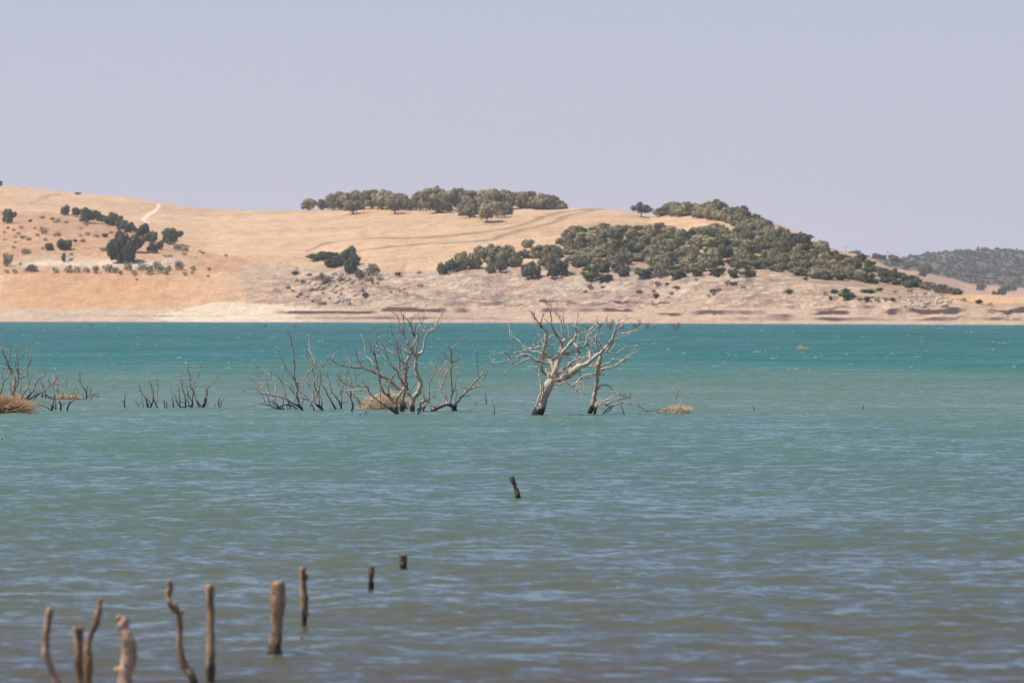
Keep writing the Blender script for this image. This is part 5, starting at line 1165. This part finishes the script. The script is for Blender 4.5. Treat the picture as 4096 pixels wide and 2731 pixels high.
# far trees on the pale slope beyond
for (x, y, w_, h_, lb) in [(3418, 1027, 50, 20, 'bluish distant tree peeping over the right end of the big wood'), (3460, 1034, 40, 10, 'low distant bush on the far skyline between two bluish trees'), (3506, 1038, 42, 24, 'left tree of the distant pair on the far skyline'), (3530, 1046, 32, 20, 'right smaller tree of the distant pair on the far skyline'), (3574, 1052, 42, 26, 'round distant tree alone beside the far pole'),
        (3630, 1080, 32, 22, 'small distant tree on the pale far slope, highest there'), (3703, 1102, 48, 42, 'tall distant tree at the left foot of the far woods'), (3688, 1108, 30, 20, 'distant bush at the foot of the tall distant tree'),
        (3922, 1163, 40, 27, 'distant tree alone low on the pale far slope'), (3980, 1186, 30, 22, 'small round distant tree, left of the three close together'), (4010, 1183, 36, 36, 'middle one of three distant trees close together at right'), (4036, 1172, 52, 36, 'right highest one of three distant trees close together')]:
    put_tree(x, y, w_, h_, lb, 'distant trees on the pale slope', [DOAK[0], DOAK[1]], 'distant_tree', 'tree', rs=R_, lift=.1, at=far_at(x, y))
# the far wood reads as one mass
rw = np.random.default_rng(5); vs = []; fs = []; k0 = 0; cnt = 0
while cnt < 2300:
    x = rw.uniform(3540, 5200); y = rw.uniform(985, 1165)
    lowl = np.interp(x, [3480, 3560, 3720, 3900, 4096, 4300, 5400], [1052, 1072, 1094, 1138, 1152, 1160, 1200]); top = np.interp(x, fx, s2[0])
    if y > lowl or y < top-2: continue
    p = far_at(x, y); cnt += 1
    mpp = p.y/F; wr = rw.uniform(5, 12)*mpp; hr = rw.uniform(6, 13)*mpp
    m_ = 26
    d = rw.normal(size=(m_, 3)); d /= np.linalg.norm(d, axis=1)[:, None]; d[:, 2] = np.abs(d[:, 2])
    c_ = np.array([p.x, p.y, p.z])+d*np.array([wr, wr, hr])*rw.uniform(.5, 1.05, (m_, 1))
    nn = d+rw.normal(size=d.shape)*.5; nn /= np.linalg.norm(nn, axis=1)[:, None]
    u = np.cross(nn, rw.normal(size=nn.shape)); u /= np.linalg.norm(u, axis=1)[:, None]; v = np.cross(nn, u); s_ = wr*.30
    vs.append(np.stack([c_-u*s_-v*s_, c_+u*s_-v*s_, c_+u*s_+v*s_, c_-u*s_+v*s_], 1).reshape(-1, 3)); fs.append(np.arange(m_*4).reshape(-1, 4)+k0); k0 += m_*4
fw = mesh_obj('far_woods', np.concatenate(vs), np.concatenate(fs), L_FAR, smooth=False); tag(fw, 'blue grey evergreen wood covering the far hill at right', 'woods', None, 'stuff')

# sage tufts and bushes
row = [(58, 1093, 22), (27, 1094, 18), (221, 1091, 26), (276, 1091, 34), (310, 1091, 30), (344, 1091, 30), (383, 1095, 36), (415, 1078, 16), (435, 1091, 40), (480, 1098, 22), (536, 1101, 26), (512, 1083, 42), (566, 1084, 36), (596, 1097, 50), (628, 1074, 38), (676, 1084, 26), (712, 1080, 46), (773, 1084, 24), (770, 1098, 18), (740, 1104, 22), (834, 1084, 18), (82, 1062, 14), (547, 1122, 12), (640, 1092, 40), (832, 1110, 14), (460, 1092, 30), (668, 1100, 26)]
for (x, y, w_) in row:
    put_tree(x, y, w_*1.0, w_*.85, 'sage green tuft in the row along the pale rock strip below the knoll', 'sage tufts below the knoll', SAGE, 'sage_bush', 'bush', False, rs=R_)
kn_ = [(168, 876, 24), (121, 889, 18), (122, 884, 12), (85, 916, 22), (140, 917, 18), (53, 925, 18), (32, 915, 14), (231, 947, 34), (91, 957, 26), (112, 962, 26), (181, 965, 20), (62, 952, 16), (321, 945, 16), (351, 942, 26), (385, 952, 26), (420, 952, 28), (444, 935, 22), (323, 919, 16), (412, 1006, 30), (98, 1018, 44), (53, 996, 18), (285, 1022, 20), (662, 1030, 22), (681, 1028, 20), (737, 1021, 24), (706, 1000, 46), (740, 1005, 34), (283, 1046, 20), (332, 970, 26), (265, 896, 24), (230, 893, 38), (210, 882, 18), (16, 935, 16), (300, 968, 18), (800, 1010, 16), (812, 1016, 14), (904, 1025, 16), (783, 1034, 10), (150, 946, 18), (73, 940, 20), (172, 1000, 16), (20, 965, 16), (60, 975, 18), (345, 905, 20)]
for (x, y, w_) in kn_:
    d_ = R_.random() < .12
    put_tree(x, y, w_*1.0, w_*.55, 'scrubby little bush scattered over the red knoll' if x < 600 else 'pale bush on the right foot of the red knoll', 'scrub on the red knoll' if x < 600 else 'bushes at the right foot of the knoll', DKB if d_ else SAGE, 'scrub_bush', 'bush', False, rs=R_)
rr_ = [(3385, 1176, 38), (3337, 1172, 26), (3439, 1203, 26), (3470, 1203, 28), (3503, 1203, 30), (3320, 1197, 20), (3360, 1180, 24), (3541, 1202, 22), (3570, 1205, 24), (3580, 1172, 26), (3700, 1180, 24), (3520, 1165, 26), (3640, 1170, 26), (3763, 1182, 20), (3855, 1205, 26), (3918, 1214, 30), (3960, 1222, 24), (3300, 1180, 26)]
for (x, y, w_) in rr_:
    put_tree(x, y, w_*1.1, w_*.55, 'small olive green bush dotted above the shore terrace at the right', 'bushes above the right shore terrace', GOAK if R_.random() < .5 else SAGE, 'shore_bush', 'bush', False, rs=R_)
RB = random.Random(8)
for i in range(20):
    x = RB.uniform(2330, 3330); y = RB.uniform(1100, 1150)+max(0, 30-(x-2330)/40)+RB.random()**2*40
    w_ = RB.uniform(16, 40)
    put_tree(x, y, w_, w_*RB.uniform(.4, .6), 'grey brown dry bush clinging to the bank below the big wood', 'dry bushes on the right bank', DRYB if RB.random() < .75 else DKB, 'dry_bush', 'bush', False, rs=RB)
for i in range(20):
    x = RB.uniform(1130, 1720); y = RB.uniform(1085, 1200)
    w_ = RB.uniform(10, 30)
    put_tree(x, y, w_, w_*.55, 'small dry bush among the pale rocks below the rocky spur', 'dry bushes on the rocky spur', DRYB if RB.random() < .6 else (DKB if RB.random() < .5 else SAGE), 'dry_bush', 'bush', False, rs=RB)
for (x, y, w_, h_, lb) in [(1490, 1105, 56, 44, 'grey purple bare bush right below the rocky spur clump'), (1440, 1120, 40, 44, 'tangled grey bush hanging down the spur rocks'), (1295, 1132, 60, 40, 'dark brushy bush on the rocks left of the spur'), (1475, 1125, 40, 18, 'low pale green bush on the grass right of the spur'), (1515, 1122, 24, 20, 'round pale green bush alone right of the spur'), (2475, 1090, 90, 42, 'dry brown thicket below the left lobe of the big wood'), (2640, 1115, 70, 44, 'dark thicket hanging under the middle of the big wood')]:
    put_tree(x, y, w_, h_, lb, None, SAGE if 'green' in lb else DRYB, 'bush', 'bush', False, rs=R_)
for i in range(10): 
    x = 2340+i*75+RB.uniform(-20, 20); y = RB.uniform(1100, 1118) if x > 2560 else RB.uniform(1095, 1125)
    put_tree(x, y, RB.uniform(40, 80), RB.uniform(22, 40), 'dark shadowy thicket along the lower edge of the big wood', 'thickets under the big wood', DKB, 'thicket', 'bush', False, rs=RB)

for i in range(34):
    t = RB.random(); x = 3560+t*285; y = 1128+t*50+RB.uniform(-12, 10)
    put_tree(x, y, RB.uniform(26, 52)*(1-.35*t), RB.uniform(18, 32)*(1-.4*t), 'dark or purplish brush crowding the lowest right tip of the big wood', 'brush at the tip of the big wood', DOAK if RB.random() < .5 else DRYB, 'brush', 'bush', False, rs=RB)
# boulders on the banks
def boulder(x, y, s_, label, group, seed, mat):
    rs = random.Random(seed); g_ = ground_at(x, y); mpp = g_.y/F; r = s_*mpp*.5
    vs = []; fs = []; nu, nv = 9, 6
    for j in range(nv+1):
        t = math.pi*j/nv
        for i in range(nu):
            a = 2*math.pi*i/nu; q = r*(1+rs.uniform(-.28, .22))
            vs.append((q*math.sin(t)*math.cos(a)*1.15, q*math.sin(t)*math.sin(a), q*math.cos(t)*.8+r*.25))
    for j in range(nv):
        for i in range(nu): fs.append((j*nu+i, j*nu+(i+1) % nu, (j+1)*nu+(i+1) % nu, (j+1)*nu+i))
    o = mesh_obj('boulder', vs, fs, mat, smooth=False); o.location = g_; o.rotation_euler.z = rs.random()*6
    tag(o, label, 'boulder', group)
MB = flat_mat('pale_boulder', (.40, .32, .25), (.58, .49, .39), .9); MBG = flat_mat('grey_boulder', (.27, .23, .20), (.44, .39, .34), .9)
for i in range(90):
    x = RB.gauss(1340, 85); y = RB.uniform(1100, 1218)
    boulder(x, y, RB.uniform(6, 22), 'rough boulder on the rocky spur left of the gully', 'boulders on the rocky spur', i, MB if RB.random() < .6 else MBG)
for i in range(34):
    x = RB.gauss(3715, 55); y = RB.uniform(1182, 1232)
    boulder(x, y, RB.uniform(8, 26), 'pale boulder in the rock pile above the dark ledge at the far right', 'boulders above the right ledge', 100+i, MB)
for i in range(50):
    x = RB.uniform(1800, 3400); y = RB.uniform(1125, 1235)
    boulder(x, y, RB.uniform(4, 9), 'grey rock scattered on the bank under the big wood', 'rocks on the right bank', 200+i, MBG if RB.random() < .6 else MB)

# drowned shrubs near the far shore
GD = 'drowned bare shrubs near the far shore'
W_FARW = flat_mat('grey_twigs', (.17, .13, .11), (.28, .22, .18), 3)
def far_shrub(x, y, w_, h_, label, seed, n_=14, mat=None):
    rs = random.Random(seed); Y0 = water_depth(y); mpp = Y0/F; org = np.array([(x-2048)*mpp, Y0, 0])
    tb = Tubes(); q = [Tubes()]
    for k in range(n_):
        a = rs.uniform(-1, 1); p0 = np.array([rs.uniform(-.3, .3)*w_*mpp*.5, rs.uniform(-.3, .3), -.1]); e = np.array([a*w_*mpp*.5, rs.uniform(-.5, .5)*w_*mpp*.5, h_*mpp*rs.uniform(.45, 1)])
        mid = (p0+e)/2+np.array([rs.uniform(-.1, .1), rs.uniform(-.1, .1), h_*mpp*.12])
        tb.add([p0, mid, e], [.9*mpp, .7*mpp, .4*mpp], 4, 0, False, rs)
        for j in range(3):
            f_ = mid+(e-mid)*rs.random(); tb.add([f_, f_+np.array([rs.uniform(-.3, .3), rs.uniform(-.3, .3), rs.uniform(.1, .4)])*h_*mpp*.6], [.5*mpp, .3*mpp], 3, 0, False, rs)
    root = empty('drowned_shrub', tuple(org)); tag(root, label, 'dead shrub', GD)
    tb.build('stem', mat or W_FARW, root)
for (x, y, w_, h_, lb, n_) in [(a, b, c, d, e, 14) for (a, b, c, d, e) in [
        (2345, 1317, 30, 26, 'faint drowned shrub behind the top branches of the largest tree'), (2395, 1316, 26, 28, 'drowned shrub seen between the tops of the two big trees'), (2440, 1316, 44, 40, 'drowned shrub behind the right top of the slender tree'), (2485, 1317, 26, 20, 'small drowned shrub left of the bushiest one'),
        (2548, 1317, 60, 42, 'bushiest drowned shrub near the far shore right of the big trees'), (2592, 1317, 20, 24, 'narrow drowned shrub just right of the bushiest one'), (2620, 1318, 14, 20, 'smallest drowned shrub right of the narrow one'), (2705, 1320, 52, 34, 'drowned shrub farthest right near the far shore'),
        (995, 1312, 18, 16, 'reddish drowned shrub left of the twin topped dead tree'), (1175, 1312, 24, 18, 'reddish drowned shrub just right of the twin topped dead tree'), (368, 1306, 10, 12, 'tiny drowned stub near the far shore at left'), (1062, 1311, 12, 14, 'tiny pale drowned twigs left of the twin topped tree')]]:
    far_shrub(x, y, w_, h_, lb, int(x), 8 if w_ < 20 else n_, SW3 if 'reddish' in lb else None)

# two thin masts on the far slope
MM = flat_mat('mast_metal', (.30, .29, .29), (.38, .37, .37), 2)
for (x, y, h_, lb) in [(3383, 1050, 62, 'faint thin mast rising behind the right shoulder of the big wood'), (3552, 1050, 36, 'faint thin pole between two distant trees on the far skyline')]:
    g_ = far_at(x, max(y, 1040)); mpp = g_.y/F
    root = empty('utility_pole', g_); tag(root, lb, 'pole', 'poles on the far slope')
    t = Tubes(); t.add([np.array([0, 0, -1]), np.array([0, 0, h_*mpp])], [.22, .16], 6, 0); t.build('pole', MM, root)
    t = Tubes(); t.add([np.array([-1.3, 0, h_*mpp*.93]), np.array([1.3, 0, h_*mpp*.93])], [.12, .12], 4, 0); t.build('crossarm', MM, root)

# whitecaps: low crests of foam
rc = np.random.default_rng(12); vs = []; fs = []; k0 = 0
mfo, nt = new_mat('foam'); n = N(nt); p = n.node('ShaderNodeBsdfPrincipled'); p.inputs['Base Color'].default_value = (.20, .28, .27, 1); p.inputs['Roughness'].default_value = .7; n.out(p.outputs[0])
for i in range(330):
    q = rc.random()
    if q < .85: y = 1298+rc.random()**1.5*200
    else: y = rc.uniform(1480, 1760)
    x = rc.uniform(-300, 4400)
    Y0 = water_depth(y); mpp = Y0/F
    wd = rc.uniform(4, 24)*mpp*(1.0 if y < 1480 else .4); hh = rc.uniform(.6, 3.4)*mpp*rc.random()**.6
    if y > 1480: hh *= .4
    hh = min(hh, .22)
    parts_ = rc.integers(1, 5)
    for s_ in range(parts_):
        ox = rc.normal()*wd*.5; oy = rc.normal()*wd*.3; w1 = wd*rc.uniform(.2, .6); h1 = hh*rc.uniform(.5, 1)
        c0 = np.array([(x-2048)*mpp+ox, Y0+oy, .0])
        K = 6; tt_ = np.linspace(-1, 1, K)
        crest = np.stack([c0[0]+tt_*w1*.5, c0[1]+rc.normal(size=K)*w1*.04, np.full(K, .02)+h1*(1-tt_**2)**.7*rc.uniform(.6, 1.1, K)], 1)
        fr0 = crest*1.0; fr0[:, 1] -= .12+h1*.8; fr0[:, 2] = 0.0
        bk0 = crest*1.0; bk0[:, 1] += .15+h1; bk0[:, 2] = -.02
        vs.append(np.concatenate([fr0, crest, bk0]))
        for r in range(2):
            for j in range(K-1): fs.append((k0+r*K+j, k0+r*K+j+1, k0+(r+1)*K+j+1, k0+(r+1)*K+j))
        k0 += 3*K
wc = mesh_obj('whitecaps', np.concatenate(vs), fs, mfo); tag(wc, 'small white foam crests scattered over the choppy water', 'foam', None, 'stuff')
